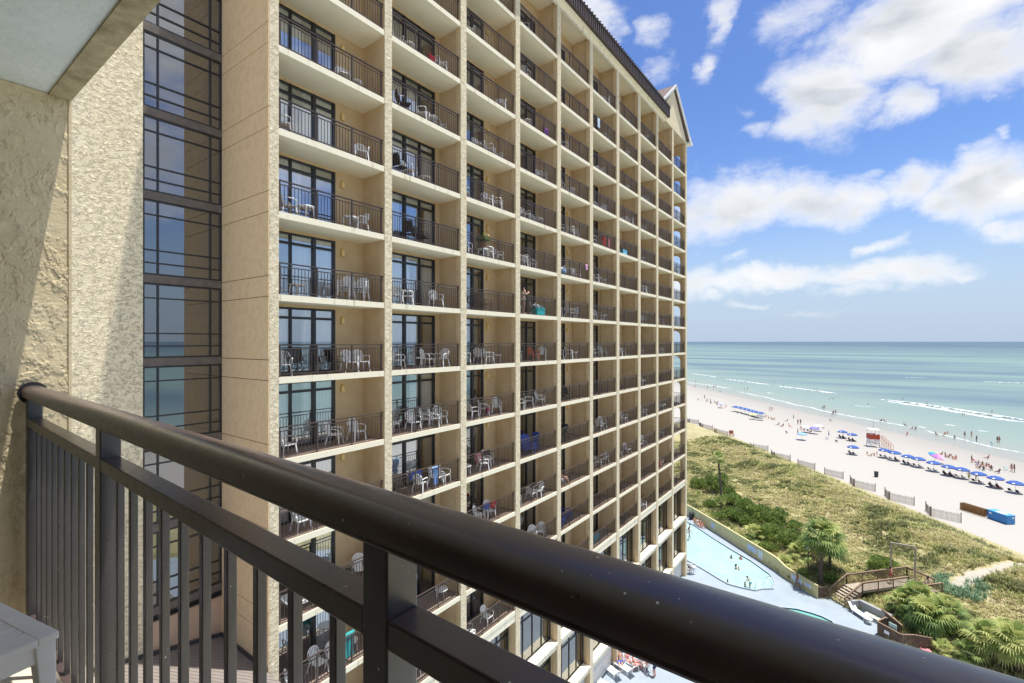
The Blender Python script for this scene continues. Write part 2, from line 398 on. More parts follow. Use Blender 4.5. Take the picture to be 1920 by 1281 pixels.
# balcony railings
def railing(n, m, z0=0):
    y0, y1 = bayy(n); x = XF - .13
    m.bar((x, y0, z0 + 1.085), (x, y1, z0 + 1.085), .062, .04)
    m.bar((x, y0, z0 + .955), (x, y1, z0 + .955), .032, .032); m.bar((x, y0, z0 + .10), (x, y1, z0 + .10), .032, .032)
    for t in (.02, 1 / 3, 2 / 3, .98):
        y = y0 + (y1 - y0) * t; m.box(x - .022, x + .022, y - .022, y + .022, z0 + .002, z0 + 1.066)
    np_ = int((y1 - y0) / .125)
    for i in range(1, np_):
        y = y0 + (y1 - y0) * i / np_; m.box(x - .009, x + .009, y - .009, y + .009, z0 + .116, z0 + .94)
for n in range(1, 8):
    m = MB(); railing(n, m); me = m.mesh('balcony_railing', M_rail)
    for k in range(-5, 8):
        o = bpy.data.objects.new('balcony_railing', me); C.objects.link(o); o.parent = hotel; o.location = (-XF, -8, FL(k))
m = MB()
for n in range(8, 11):
    for k in range(-5, 8): railing(n, m, FL(k))
for k in range(-5, 8):   # side railings in the end arches
    y = 54.22; z0 = FL(k)
    m.bar((XB + .12, y, z0 + 1.085), (XF - .62, y, z0 + 1.085), .05, .04); m.bar((XB + .12, y, z0 + .1), (XF - .62, y, z0 + .1), .03, .03)
    for i in range(1, 7): x = XB + .12 + .115 * i; m.box(x - .009, x + .009, y - .009, y + .009, z0 + .1, z0 + 1.07)
tag(hb(m, 'balcony_railing', M_rail), kind='stuff')
# two tall storeys of windows, ledges, ground storey
Z5 = FL(-5); ZA = EYE - 19.29; ZB = EYE - 23.28
for n in range(1, 11):
    y0, y1 = bayy(n)
    m = MB(); m.box(XF - .42, XF - .05, y0 - .05, y1 + .05, Z5 - .62, Z5 - .20); hb(m, 'beam', M_edge)
    for zl, zt in ((ZA, Z5 - .62), (ZB, ZA - .5)):
        m = MB(); m.box(XF - 1.25, XF + .05, y0 + .002, y1 - .002, zl - .14, zl); m.box(XF - .4, XF - .06, y0 + .002, y1 - .002, zl - .5, zl - .14); hb(m, 'ledge', M_edge, bevel=.015)
        x = XF - .58; f = MB()
        ys = [y0 + .02, y0 + (y1 - y0) * .25, y0 + (y1 - y0) * .5, y0 + (y1 - y0) * .75, y1 - .02]
        for y in ys: f.box(x - .05, x + .05, y - .03, y + .03, zl, zt)
        for z in (zl + .04, zl + (zt - zl) * .74, zt - .04): f.box(x - .045, x + .045, y0, y1, z - .035, z + .035)
        fo = hb(f, 'tall_window', M_frame)
        g = MB(); g.box(x - .006, x + .002, y0 + .01, y1 - .01, zl + .02, zt - .02); g.build('pane', M_glass2, fo)
        b = MB(); b.box(x - .55, x - .42, y0, y1, zl, zl + .75); b.build('parapet_board', M_tanw, fo)
    m = MB(); m.box(XF - .7, XF - .5, y0 - .1, y1 + .1, 0, ZB - .5)
    hb(m, 'base_wall', M_whitep)
    m = MB()
    cnt = int((y1 - y0) / .16)
    for i in range(cnt):
        y = y0 + .1 + i * .16
        for z0 in (.15, 1.1): m.box(XF - .47, XF - .44, y, y + .07, z0, z0 + .85)
    for z in (.1, 1.02, 1.97): m.box(XF - .475, XF - .43, y0 + .02, y1 - .02, z, z + .08)
    hb(m, 'lattice_panel', M_whitep)
for i in range(0, 11):
    c = sum(PIL[i]) / 2; m = MB(); m.box(XF - 1.3, XF - .02, c - .14, c + .14, 0, Z5 - .3); hb(m, 'fin_wall', M_tan)
m = MB(); m.box(XB - 3, XF - 1.25, 8.3, 54.2, ZA - .3, ZA - .01); m.box(XB - 3, XF - 1.25, 8.3, 54.2, ZB - .3, ZB - .01); hb(m, 'lobby_floor', M_room)
# roof edge
m = MB()
m.box(XF - .3, XF + .30, 7.9, 47.1, TOPZ + .02, TOPZ + .22); m.box(XF - .1, XF + .06, 7.9, 47.0, TOPZ - .28, TOPZ + .018); hb(m, 'eave_beam', M_edge)
m = MB(); m.box(XF - .2, XF + .52, 7.8, 47.2, TOPZ + .10, TOPZ + .16, 0)
m.box(XF + .44, XF + .50, 7.8, 47.2, TOPZ + .165, TOPZ + .95)
y = 7.9
while y < 47.1: m.box(XF + .50, XF + .545, y, y + .13, TOPZ + .17, TOPZ + .9); y += .32
hb(m, 'roof_fascia', M_roof)
m = MB(); m.hexa([(XF + .6, 7.8, TOPZ + .95), (XF + .6, 47.2, TOPZ + .95), (XF - 6, 47.2, TOPZ + 3.2), (XF - 6, 7.8, TOPZ + 3.2), (XF + .6, 7.8, TOPZ + 1.03), (XF + .6, 47.2, TOPZ + 1.03), (XF - 6, 47.2, TOPZ + 3.28), (XF - 6, 7.8, TOPZ + 3.28)])
y = 7.95
while y < 47.1: m.bar((XF + .63, y, TOPZ + 1.06), (XF - 6, y, TOPZ + 3.32), .06, .09); y += .40
hb(m, 'roof', M_roof)
# gable over the last bays
ga, gm, gb = 45.0, 49.85, 54.7; gz0 = TOPZ - .02; gz1 = EYE + 26.3
m = MB(); dx = XF - 1.0
m.hexa([(dx, ga + .4, gz0), (XF + .02, ga + .4, gz0), (XF + .02, gb - .3, gz0), (dx, gb - .3, gz0), (dx, gm - .05, gz1 - .35), (XF + .02, gm - .05, gz1 - .35), (XF + .02, gm + .05, gz1 - .35), (dx, gm + .05, gz1 - .35)])
hb(m, 'gable', M_cream)
m = MB()
for ya, yb in ((ga - .5, gm), (gb + .5, gm)):
    za = gz0 + .25
    sgn = 1 if yb > ya else -1
    m.hexa([(XF - 9, ya, za), (XF + .2, ya, za), (XF + .2, yb, gz1), (XF - 9, yb, gz1), (XF - 9, ya, za + .12), (XF + .2, ya, za + .12), (XF + .2, yb, gz1 + .12), (XF - 9, yb, gz1 + .12)])
    for i in range(24):
        x = XF + .16 - i * .4; m.bar((x, ya, za + .15), (x, yb - sgn * .02, gz1 + .15), .05, .07)
hb(m, 'gable_roof', M_roof2)
m = MB()
for ya in (ga - .5, gb + .5):
    m.bar((XF + .23, ya, gz0 + .22), (XF + .23, gm, gz1 - .03), .05, .32)
    m.bar((XF + .285, ya, gz0 + .36), (XF + .285, gm, gz1 + .10), .05, .14)
m.box(XF - .3, XF + .45, gb - .35, gb + .45, gz0 - .05, gz0 + .2)
hb(m, 'rake_board', M_whitep)
# stair tower: glazed wall and the textured wall beside it
Y0w, Y1w = 5.58, 8.03; zsill = EYE - 9.40
m = MB(); m.box(XW - .25, XW, Y0w - .2, Y1w, 10, zsill - .04); m.box(XW - .1, XW + .05, Y0w, Y1w - .02, zsill - .04, zsill + .03, 1); hb(m, 'stair_base_wall', [mat('pinkish_wall_paint', (.60, .42, .29), .85, .2, 1.2, .004, 30), M_frame])
zb = [FL(k) + .38 for k in range(-3, 9)]
units = [(zsill + .03, zb[0])] + [(z + .27, z2) for z, z2 in zip(zb[:-1], zb[1:])]
for z in zb:
    m = MB(); m.box(XW - .05, XW + .06, Y0w, Y1w - .015, z, z + .27); hb(m, 'spandrel', M_band, bevel=.008)
for za, zc in units:
    f = MB(); h = zc - za
    for y, w in ((Y0w + .03, .06), (6.02, .05), (7.64, .05), (Y1w - .045, .06)): f.box(XW - .05, XW + .045, y - w / 2, y + w / 2, za, zc)
    for t, w in ((.012, .05), (.16, .045), (.33, .045), (.80, .045), (.985, .05)): f.box(XW - .045, XW + .038, Y0w + .01, Y1w - .02, za + h * t - w / 2, za + h * t + w / 2)
    fo = hb(f, 'stair_window', M_frame)
    g = MB(); g.box(XW - .012, XW - .004, Y0w + .02, Y1w - .02, za + .01, zc - .01); g.build('pane', M_glass2, fo)
m = MB(); m.box(XW - 2.6, XW - 2.5, Y0w - .1, Y1w + .4, 10, TOPZ); m.box(XW - 2.5, XW - .25, Y0w - .2, Y0w - .1, 10, TOPZ)
for k in range(-4, 9): m.box(XW - 2.5, XW - .9, Y0w, Y1w, FL(k) + .30, FL(k) + .5)
hb(m, 'stair_interior', M_room)
M_st = stucco('coarse_stucco', (.88, .78, .56), (.80, .69, .47), 6.5, .024, .9)
m = MB(); m.box(XW - .4, XW + .09, 1.5, Y0w, 10, TOPZ + 1); hb(m, 'stucco_wall', M_st)

# low roof between the wings
roof = empty('low_roof', (-16, 5, 15), 0, 'low plank roof at the foot of the stair window wall', 'roof')
m = MB(); ax = Vector((.84, .54, -.05)); bx = Vector((-.54, .84, -.18))
o0 = Vector((-17.5, 5.3, 15.25))
import itertools
def roofz(x, y): return 15.45 - .19 * (y - 5.6)
def clip_poly(p, f):
    o = []
    for i in range(len(p)):
        a, b = p[i], p[(i + 1) % len(p)]; fa, fb = f(a), f(b)
        if fa >= 0: o.append(a)
        if (fa >= 0) != (fb >= 0): t = fa / (fa - fb); o.append((a[0] + t * (b[0] - a[0]), a[1] + t * (b[1] - a[1])))
    return o
a2, b2 = (.84, .54), (-.54, .84)
for i in range(-30, 30):
    q = [(-17.5 + a2[0] * u + b2[0] * v, 5.3 + a2[1] * u + b2[1] * v) for u, v in ((-7, i * .17), (7, i * .17), (7, i * .17 + .155), (-7, i * .17 + .155))]
    for f in (lambda p: p[0] - (XW + .1), lambda p: -11 - p[0], lambda p: p[1] - 1.6, lambda p: 8.0 - p[1]):
        if q: q = clip_poly(q, f)
    if len(q) > 2:
        tp = [(x, y, roofz(x, y)) for x, y in q]; m.face(tp)
        for j in range(len(tp)):
            p0, p1 = tp[j], tp[(j + 1) % len(tp)]; m.face([p0, (p0[0], p0[1], p0[2] - .05), (p1[0], p1[1], p1[2] - .05), p1])
po = m.build('planks', mat('roof_planks', (.22, .19, .17), .8, .12, 1.5), roof); po.location = (16, -5, -15)
m = MB(); m.hexa([(XW + .1, 1.6, 14.2), (-11, 1.6, 14.2), (-11, 8, 14.2), (XW + .1, 8, 14.2), (XW + .1, 1.6, roofz(0, 1.6) - .06), (-11, 1.6, roofz(0, 1.6) - .06), (-11, 8, roofz(0, 8) - .06), (XW + .1, 8, roofz(0, 8) - .06)])
m.bar((XW + .14, 1.6, roofz(0, 1.6) + .05), (XW + .14, 8, roofz(0, 8) + .05), .07, .16); m.bar((XW + .12, 7.97, roofz(0, 7.97) + .05), (XF, 7.97, roofz(0, 7.97) + .05), .05, .16)
po = m.build('deck_edge', mat('roof_edge_metal', (.05, .045, .045), .5), roof); po.location = (16, -5, -15)

# ------------------------------------------------------------------ our own balcony
FLZ = EYE - 1.44; CEZ = EYE + 1.263; PX = -3.35; RYC = .455
wing = empty('hotel_wing', (PX, .3, FLZ), 0, 'near balcony bay with rough cream side wall and pale peeling ceiling', 'balcony')
def wb(mb, name, mats, **k):
    o = mb.build(name, mats, wing, **k); o.location = (-PX, -.3, -FLZ); return o
def skip(y, z):
    p = Vector((y * 10, z * 8, 3.1)); w = noise.noise_vector(p * .7) * .35
    n = noise.fractal(p + w, .62, 2.15, 6); k = noise.noise(Vector((y * 7, z * 5, 20)))
    a = min(1, max(0, (n - .03) / .03)) * min(1, max(.12, .55 + 1.6 * k))
    n2 = noise.fractal(Vector((y * 24 + 7, z * 15, 9.7)) + w, .7, 2.1, 5)
    c = min(1, max(0, (n2 - .30) / .05))
    f = noise.fractal(Vector((y * 95, z * 95, 1)), .9, 2.2, 3)
    return .0034 * a + .0018 * c + .0005 * f
m = MB(); ya, yb, nz_ = .36, .655, 740; ny_ = 100
m.grid(ny_, nz_, lambda u, v: (PX + skip(ya + u * (yb - ya), FLZ + v * (CEZ - FLZ)), ya + u * (yb - ya), FLZ + v * (CEZ - FLZ)))
m.box(PX - .2, PX - .001, -1.6, yb, FLZ, CEZ); m.box(PX - .2, PX + .004, -1.6, ya, FLZ, CEZ)
m.bar((PX, yb + .002, FLZ), (PX, yb + .002, CEZ), .012, .012)
wb(m, 'side_wall', stucco('near_stucco', (.78, .67, .45), (.68, .55, .34), 16, .0012, 2.5), smooth=True).data.set_sharp_from_angle(angle=R(40))
m = MB(); m.box(PX - .2, 1.4, -1.6, .575, CEZ + .003, CEZ + .2)
wb(m, 'ceiling_slab', mat('ceiling_paint', (.88, .92, .87), .8, .12, 5, .005, 26, col2=(.78, .84, .77)))
m = MB(); m.box(PX - .2, 1.4, .575, .66, CEZ - .008, CEZ + .21)
wb(m, 'drip_edge', mat('drip_edge_paint', (.62, .53, .32), .9, .5, 9, .004, 60, col2=(.33, .26, .14)))
m = MB(); m.box(PX - .2, 1.4, -1.6, .60, FLZ - .2, FLZ); wb(m, 'floor_slab', mat('balcony_floor_paint', (.62, .56, .44), .7, .15, 4))
m = MB(); m.box(PX - .2, 1.4, -1.8, -1.6, FLZ - .2, CEZ + .2); m.box(1.25, 1.4, -1.6, .655, FLZ, CEZ); wb(m, 'back_wall', M_tan)

m = MB()
for x_ in (-2.95, -1.95, -.95, .05): m.box(x_ - .05, x_ + .05, -1.6, -1.56, FLZ + .01, FLZ + 2.45)
for z_ in (.04, 2.42): m.box(-3.0, .1, -1.595, -1.565, FLZ + z_ - .03, FLZ + z_ + .04)
dr = wb(m, 'sliding_door', M_frame)
m = MB(); m.box(-2.96, .06, -1.598, -1.585, FLZ + .05, FLZ + 2.4); m.build('pane', mat('dark_door_glass', (.02, .024, .026), .06), dr)
def speck(name, base, base2):
    m = mat(name, base, .36, .3, 10, spec=.8, col2=base2); nt = m.node_tree; N = nt.nodes; L = nt.links; p = N['Principled BSDF']
    src = p.inputs['Base Color'].links[0].from_socket
    v = N.new('ShaderNodeTexVoronoi'); v.inputs['Scale'].default_value = 34; tc = N.new('ShaderNodeTexCoord'); L.new(tc.outputs['Object'], v.inputs['Vector'])
    n = N.new('ShaderNodeTexWhiteNoise'); L.new(v.outputs['Position'], n.inputs['Vector'])
    def mm(op, a, b):
        q = N.new('ShaderNodeMath'); q.operation = op
        for i, t in enumerate((a, b)):
            if isinstance(t, float): q.inputs[i].default_value = t
            else: L.new(t, q.inputs[i])
        return q.outputs[0]
    spot = mm('MULTIPLY', mm('LESS_THAN', v.outputs['Distance'], .06), mm('GREATER_THAN', n.outputs['Value'], .66))
    v2 = N.new('ShaderNodeTexVoronoi'); v2.inputs['Scale'].default_value = 130; L.new(tc.outputs['Object'], v2.inputs['Vector'])
    w2 = N.new('ShaderNodeTexWhiteNoise'); L.new(v2.outputs['Position'], w2.inputs['Vector'])
    nd = N.new('ShaderNodeTexNoise'); nd.inputs['Scale'].default_value = 7; nd.inputs['Detail'].default_value = 6; L.new(tc.outputs['Object'], nd.inputs['Vector'])
    dust = mm('MULTIPLY', mm('MULTIPLY', mm('LESS_THAN', v2.outputs['Distance'], .11), mm('GREATER_THAN', w2.outputs['Value'], .72)), mm('MULTIPLY', mm('GREATER_THAN', nd.outputs['Fac'], .46), .55))
    spot = mm('MAXIMUM', spot, dust)
    x = N.new('ShaderNodeMix'); x.data_type = 'RGBA'; L.new(spot, x.inputs[0]); L.new(src, x.inputs[6]); x.inputs[7].default_value = (.55, .54, .5, 1)
    L.new(x.outputs[2], p.inputs['Base Color'])
    n2 = N.new('ShaderNodeTexNoise'); n2.inputs['Scale'].default_value = 55; n2.inputs['Detail'].default_value = 5; L.new(tc.outputs['Object'], n2.inputs['Vector'])
    mr = N.new('ShaderNodeMapRange'); p.inputs['Coat Weight'].default_value = .22; p.inputs['Coat Roughness'].default_value = .16; mr.inputs['To Min'].default_value = .20; mr.inputs['To Max'].default_value = .46; L.new(n2.outputs['Fac'], mr.inputs['Value']); L.new(mr.outputs[0], p.inputs['Roughness'])
    return m
M_sp = speck('speckled_bronze', (.080, .054, .050), (.056, .039, .037))
M_sp2 = speck('speckled_bronze_post', (.055, .048, .051), (.040, .035, .037))
RSL = .025
rail = empty('balcony_railing', (0, .4315, FLZ), -RSL, 'dark bronze metal railing crossing the near balcony with a thick rounded handrail', 'railing')
def rb(mb, name, mt, bevel=0, smooth=False):
    o = mb.build(name, mt, rail, smooth, bevel); o.location = (0, -RYC, -FLZ); return o
ZT = EYE - .2185
prof = []
for i in range(17):
    t = math.pi * i / 16; c, s_ = math.cos(t), math.sin(t)
    prof.append((.043 * (abs(c) ** .8) * (1 if c >= 0 else -1), -.036 + .036 * s_ ** .85))
prof += [(-.043, -.043), (-.039, -.047), (-.040, -.051), (-.036, -.056), (-.026, -.056), (-.024, -.050), (.024, -.050), (.026, -.056), (.036, -.056), (.040, -.051), (.039, -.047), (.043, -.043)]
m = MB(); n = len(prof)
x0, x1 = PX + .012, 1.25
for x in (x0, x1): m.v += [(x, RYC + p[0], ZT + p[1]) for p in prof]
for i in range(n): j = (i + 1) % n; m.f.append((i, j, n + j, n + i)); m.m.append(0)
m.f.append(tuple(range(n))); m.f.append(tuple(reversed(range(n, 2 * n)))); m.m += [0, 0]
rb(m, 'handrail', M_sp, smooth=True).data.set_sharp_from_angle(angle=R(35))
posts = [PX + .06, -1.975, -.54, .86]
for x in posts:
    m = MB(); m.box(x - .027, x + .027, RYC - .027, RYC + .027, FLZ + .002, ZT - .0502); rb(m, 'post', M_sp2, bevel=.003)
ZM = ZT - .155
for a, b in zip(posts[:-1], posts[1:]):
    m = MB(); m.box(a + .027, b - .027, RYC - .026, RYC + .026, ZM - .04, ZM); rb(m, 'middle_rail', M_sp, bevel=.003)
    m = MB(); m.box(a + .027, b - .027, RYC - .02, RYC + .02, FLZ + .07, FLZ + .11); rb(m, 'bottom_rail', M_sp, bevel=.003)
    k = 10
    for i in range(1, k + 1):
        x = a + (b - a) * i / (k + 1); m = MB(); m.box(x - .0095, x + .0095, RYC - .0095, RYC + .0095, FLZ + .11, ZM - .04); rb(m, 'picket', M_sp2, bevel=.002)
m = MB(); m.lathe([(.055, 0), (.055, .012)], 20); o = rb(m, 'wall_flange', M_dark); o.rotation_euler = (0, R(90), 0); o.location = (PX + .012, 0, ZT - .036 - FLZ)
# white plastic side table
tz = FLZ + .46; ang = math.atan2(-.20, -.98)
tb = empty('side_table', (-2.2, .405, FLZ), ang, 'white slatted plastic side table standing behind the near railing', 'table')
m = MB(); L1, L2, fr = .50, .52, .055
m.box(0, L1, 0, fr, .435, .46); m.box(0, L1, L2 - fr, L2, .435, .46); m.box(0, fr, fr, L2 - fr, .435, .46); m.box(L1 - fr, L1, fr, L2 - fr, .435, .46)
ns = 9; w = (L1 - 2 * fr) / ns
for i in range(ns): m.box(fr + i * w + .003, fr + (i + 1) * w - .003, fr - .002, L2 - fr + .002, .440, .458)
m.build('tabletop', M_white, tb, bevel=.004)
m = MB(); m.box(.012, L1 - .012, .012, .03, .375, .436); m.box(.012, L1 - .012, L2 - .03, L2 - .012, .375, .436); m.box(.012, .03, .03, L2 - .03, .375, .436); m.box(L1 - .03, L1 - .012, .03, L2 - .03, .375, .436)
m.build('apron', M_white, tb, bevel=.004)
for x, y in ((.0, .0), (L1, .0), (0, L2), (L1, L2)):
    sx = 1 if x == 0 else -1; sy = 1 if y == 0 else -1; m = MB()
    m.hexa([(x + sx * .002, y + sy * .002, 0), (x + sx * .03, y + sy * .002, 0), (x + sx * .03, y + sy * .03, 0), (x + sx * .002, y + sy * .03, 0), (x + sx * .006, y + sy * .006, .436), (x + sx * .06, y + sy * .006, .436), (x + sx * .06, y + sy * .06, .436), (x + sx * .006, y + sy * .06, .436)])
    m.build('leg', M_white, tb, bevel=.004)

# ------------------------------------------------------------------ furniture builders (front faces local +X)
def chair_parts():
    """white resin armchair with a fan back: seat, backrest, two armrests, four legs"""
    P = {}
    m = MB()
    def seatz(u, v): return (-.20 + .44 * u, (-.235 + .47 * v) * (.86 + .14 * u), .40 + .02 * u - .02 * math.sin(math.pi * v) + .015 * (1 - u))
    m.grid(5, 6, lambda u, v: seatz(u, v)); m.grid(5, 6, lambda u, v: Vector(seatz(u, 1 - v)) - Vector((0, 0, .022)))
    m.tube([(-.2, -.2, .40), (.22, -.235, .405), (.24, 0, .395), (.22, .235, .405), (-.2, .2, .40)], .014, 6)
    P['seat'] = m
    m = MB(); arc = []
    for i in range(13):
        t = math.pi * i / 12; y = -.235 * math.cos(t); z = .62 + .25 * math.sin(t) ** .8; arc.append((-.20 - (z - .40) * .27, y, z))
    m.tube([(-.19, -.20, .40)] + arc + [(-.19, .20, .40)], .017, 6)
    for i in range(1, 7):
        f = i / 7; y = -.235 + .47 * f; t = math.acos(-y / .235); z = .62 + .25 * math.sin(t) ** .8
        m.bar((-.195, y * .72, .405), (-.20 - (z - .40) * .27, y, z), .042, .008, up=(1, 0, 0))
    P['backrest'] = m
    for s in (-1, 1):
        m = MB(); m.tube([(-.255, s * .235, .62), (-.10, s * .275, .645), (.12, s * .285, .635), (.22, s * .275, .60), (.24, s * .262, .50), (.235, s * .25, .405)], [.018, .02, .022, .02, .018, .016], 6)
        P['armrest', s] = m
        for fx in (-1, 1):
            m = MB(); x0, x1 = (.215, .265) if fx > 0 else (-.19, -.28)
            m.hexa([(x1 - .016, s * .27 - .016, 0), (x1 + .016, s * .27 - .016, 0), (x1 + .016, s * .27 + .016, 0), (x1 - .016, s * .27 + .016, 0), (x0 - .024, s * .225 - .024, .40), (x0 + .024, s * .225 - .024, .40), (x0 + .024, s * .225 + .024, .40), (x0 - .024, s * .225 + .024, .40)])
            P['leg', s, fx] = m
    return P
def metal_chair_parts(sling=True):
    P = {}; m = MB()
    m.grid(3, 4, lambda u, v: (-.22 + .46 * u, -.22 + .44 * v, .40 + .03 * u - .02 * math.sin(math.pi * v))); P['seat'] = m
    m = MB(); m.grid(4, 4, lambda u, v: (-.23 - .16 * v, -.22 + .44 * u, .43 + .47 * v)); m.tube([(-.22, -.235, .42), (-.39, -.235, .91), (-.395, 0, .93), (-.39, .235, .91), (-.22, .235, .42)], .012, 6); P['backrest'] = m
    for s in (-1, 1):
        m = MB(); m.tube([(-.30, s * .25, .64), (.05, s * .26, .66), (.24, s * .26, .62), (.27, s * .26, .01)], .012, 6); P['armrest', s] = m
        m = MB(); m.tube([(-.22, s * .24, .42), (-.02, s * .25, .25), (-.33, s * .25, .01)], .012, 6); P['leg', s] = m
    m = MB(); m.tube([(-.22, -.235, .41), (.24, -.25, .42), (.24, .25, .42), (-.22, .235, .41)], .012, 6); P['frame'] = m
    return P
def adirondack_parts():
    P = {}; m = MB()
    for i in range(6): x = .36 - i * .10; m.bar((x, -.25, .36 - i * .028), (x, .25, .36 - i * .028), .085, .018)
    P['seat'] = m; m = MB()
    for i in range(7):
        y = -.24 + .08 * i; h = .72 + .16 * math.cos((i - 3) / 3 * 1.2); m.bar((-.20, y * .85, .22), (-.20 - h * .36, y * 1.12, .22 + h), .072, .018, up=(1, 0, 0))
    m.bar((-.32, -.3, .55), (-.32, .3, .55), .05, .03); P['backrest'] = m
    for s in (-1, 1):
        m = MB(); m.box(-.38, .42, s * .33 - .07, s * .33 + .07, .555, .58); P['armrest', s] = m
        m = MB(); m.box(.30, .36, s * .30 - .025, s * .30 + .025, 0, .554); m.bar((.34, s * .265, .34), (-.52, s * .265, .05), .03, .09); m.box(-.34, -.29, s * .31 - .02, s * .31 + .02, .12, .554); P['leg', s] = m
    return P
def table_parts():
    P = {}; m = MB(); m.lathe([(.30, 0), (.31, .012), (.30, .025)], 18, (0, 0, .46)); m.lathe([(.275, 0), (.275, .03)], 16, (0, 0, .428)); P['tabletop'] = m
    for i in range(4):
        t = math.pi / 4 + i * math.pi / 2; c, s = math.cos(t), math.sin(t); m = MB(); m.tube([(.24 * c, .24 * s, .44), (.27 * c, .27 * s, .0)], [.026, .016], 6); P['leg', i] = m
    return P
def lounge_parts():
    P = {}; m = MB(); m.box(-.30, 1.25, -.30, -.25, .30, .36); m.box(-.30, 1.25, .25, .30, .30, .36)
    for i in range(15): m.box(-.28 + i * .10, -.20 + i * .10, -.26, .26, .335, .355)
    P['bed'] = m; m = MB()
    for i in range(7): t = i / 7 + .05; m.bar((-.30 - .42 * t, -.27, .36 + .52 * t), (-.30 - .42 * t, .27, .36 + .52 * t), .075, .02, up=(.7, 0, .7))
    m.bar((-.30, -.275, .345), (-.75, -.275, .90), .05, .04); m.bar((-.30, .275, .345), (-.75, .275, .90), .05, .04); P['backrest'] = m
    for i, (x, s) in enumerate(((-.2, -1), (-.2, 1), (1.1, -1), (1.1, 1))):
        m = MB(); m.hexa([(x - .02, s * .275 - .02, 0), (x + .02, s * .275 - .02, 0), (x + .02, s * .275 + .02, 0), (x - .02, s * .275 + .02, 0), (x - .04, s * .275 - .025, .30), (x + .04, s * .275 - .025, .30), (x + .04, s * .275 + .025, .30), (x - .04, s * .275 + .025, .30)]); P['leg', i] = m
    return P
def join(P):
    m = MB()
    for q in P.values():
        b = len(m.v); m.v += q.v; m.f += [tuple(b + i for i in f) for f in q.f]; m.m += q.m
    return m
SRC = {'w': (chair_parts(), 'chair', 'chair'), 'd': (metal_chair_parts(), 'patio_chair', 'chair'), 'a': (adirondack_parts(), 'adirondack_chair', 'chair'), 't': (table_parts(), 'side_table', 'table'), 'l': (lounge_parts(), 'sun_lounger', 'sun lounger')}
CACHE = {}
def furniture(code, loc, rz, label, mt, detail, group=None):
    P, nm, cat = SRC[code]; key = (code, mt.name)
    if not detail:
        if key not in CACHE: CACHE[key] = join(P).mesh(nm, mt)
        o = bpy.data.objects.new(nm, CACHE[key]); C.objects.link(o); o.location = loc; o.rotation_euler = (0, 0, rz); return tag(o, label, cat, group)
    e = empty(nm, loc, rz, label, cat, group)
    for pk, q in P.items():
        kk = (key, pk); pn = pk if isinstance(pk, str) else pk[0]
        if kk not in CACHE: CACHE[kk] = q.mesh(pn, mt)
        o = bpy.data.objects.new(pn, CACHE[kk]); C.objects.link(o); o.parent = e
    return e
FD = {'w': ('w', M_white, 'white plastic chair'), 'd': ('d', M_dark, 'dark metal chair'), 's': ('d', M_sling, 'brown sling chair'), 'o': ('w', M_orange, 'orange plastic chair'), 'b': ('a', M_blue, 'dark blue adirondack chair'),
      'u': ('a', M_lblue, 'light blue adirondack chair'), 't': ('t', M_white, 'small white table'), 'k': ('t', M_dark, 'small dark table'), 'l': ('l', M_white, 'white plastic lounger'), 'W': ('w', M_white, 'stacked white chairs')}
def where(n, k):
    r = 'horizon row' if k == 0 else f"{NUM[abs(k)]} row{'s' if abs(k) > 1 else ''} {'above' if k > 0 else 'below'} horizon"
    return f"in {ORD[n]} balcony column, {r}"
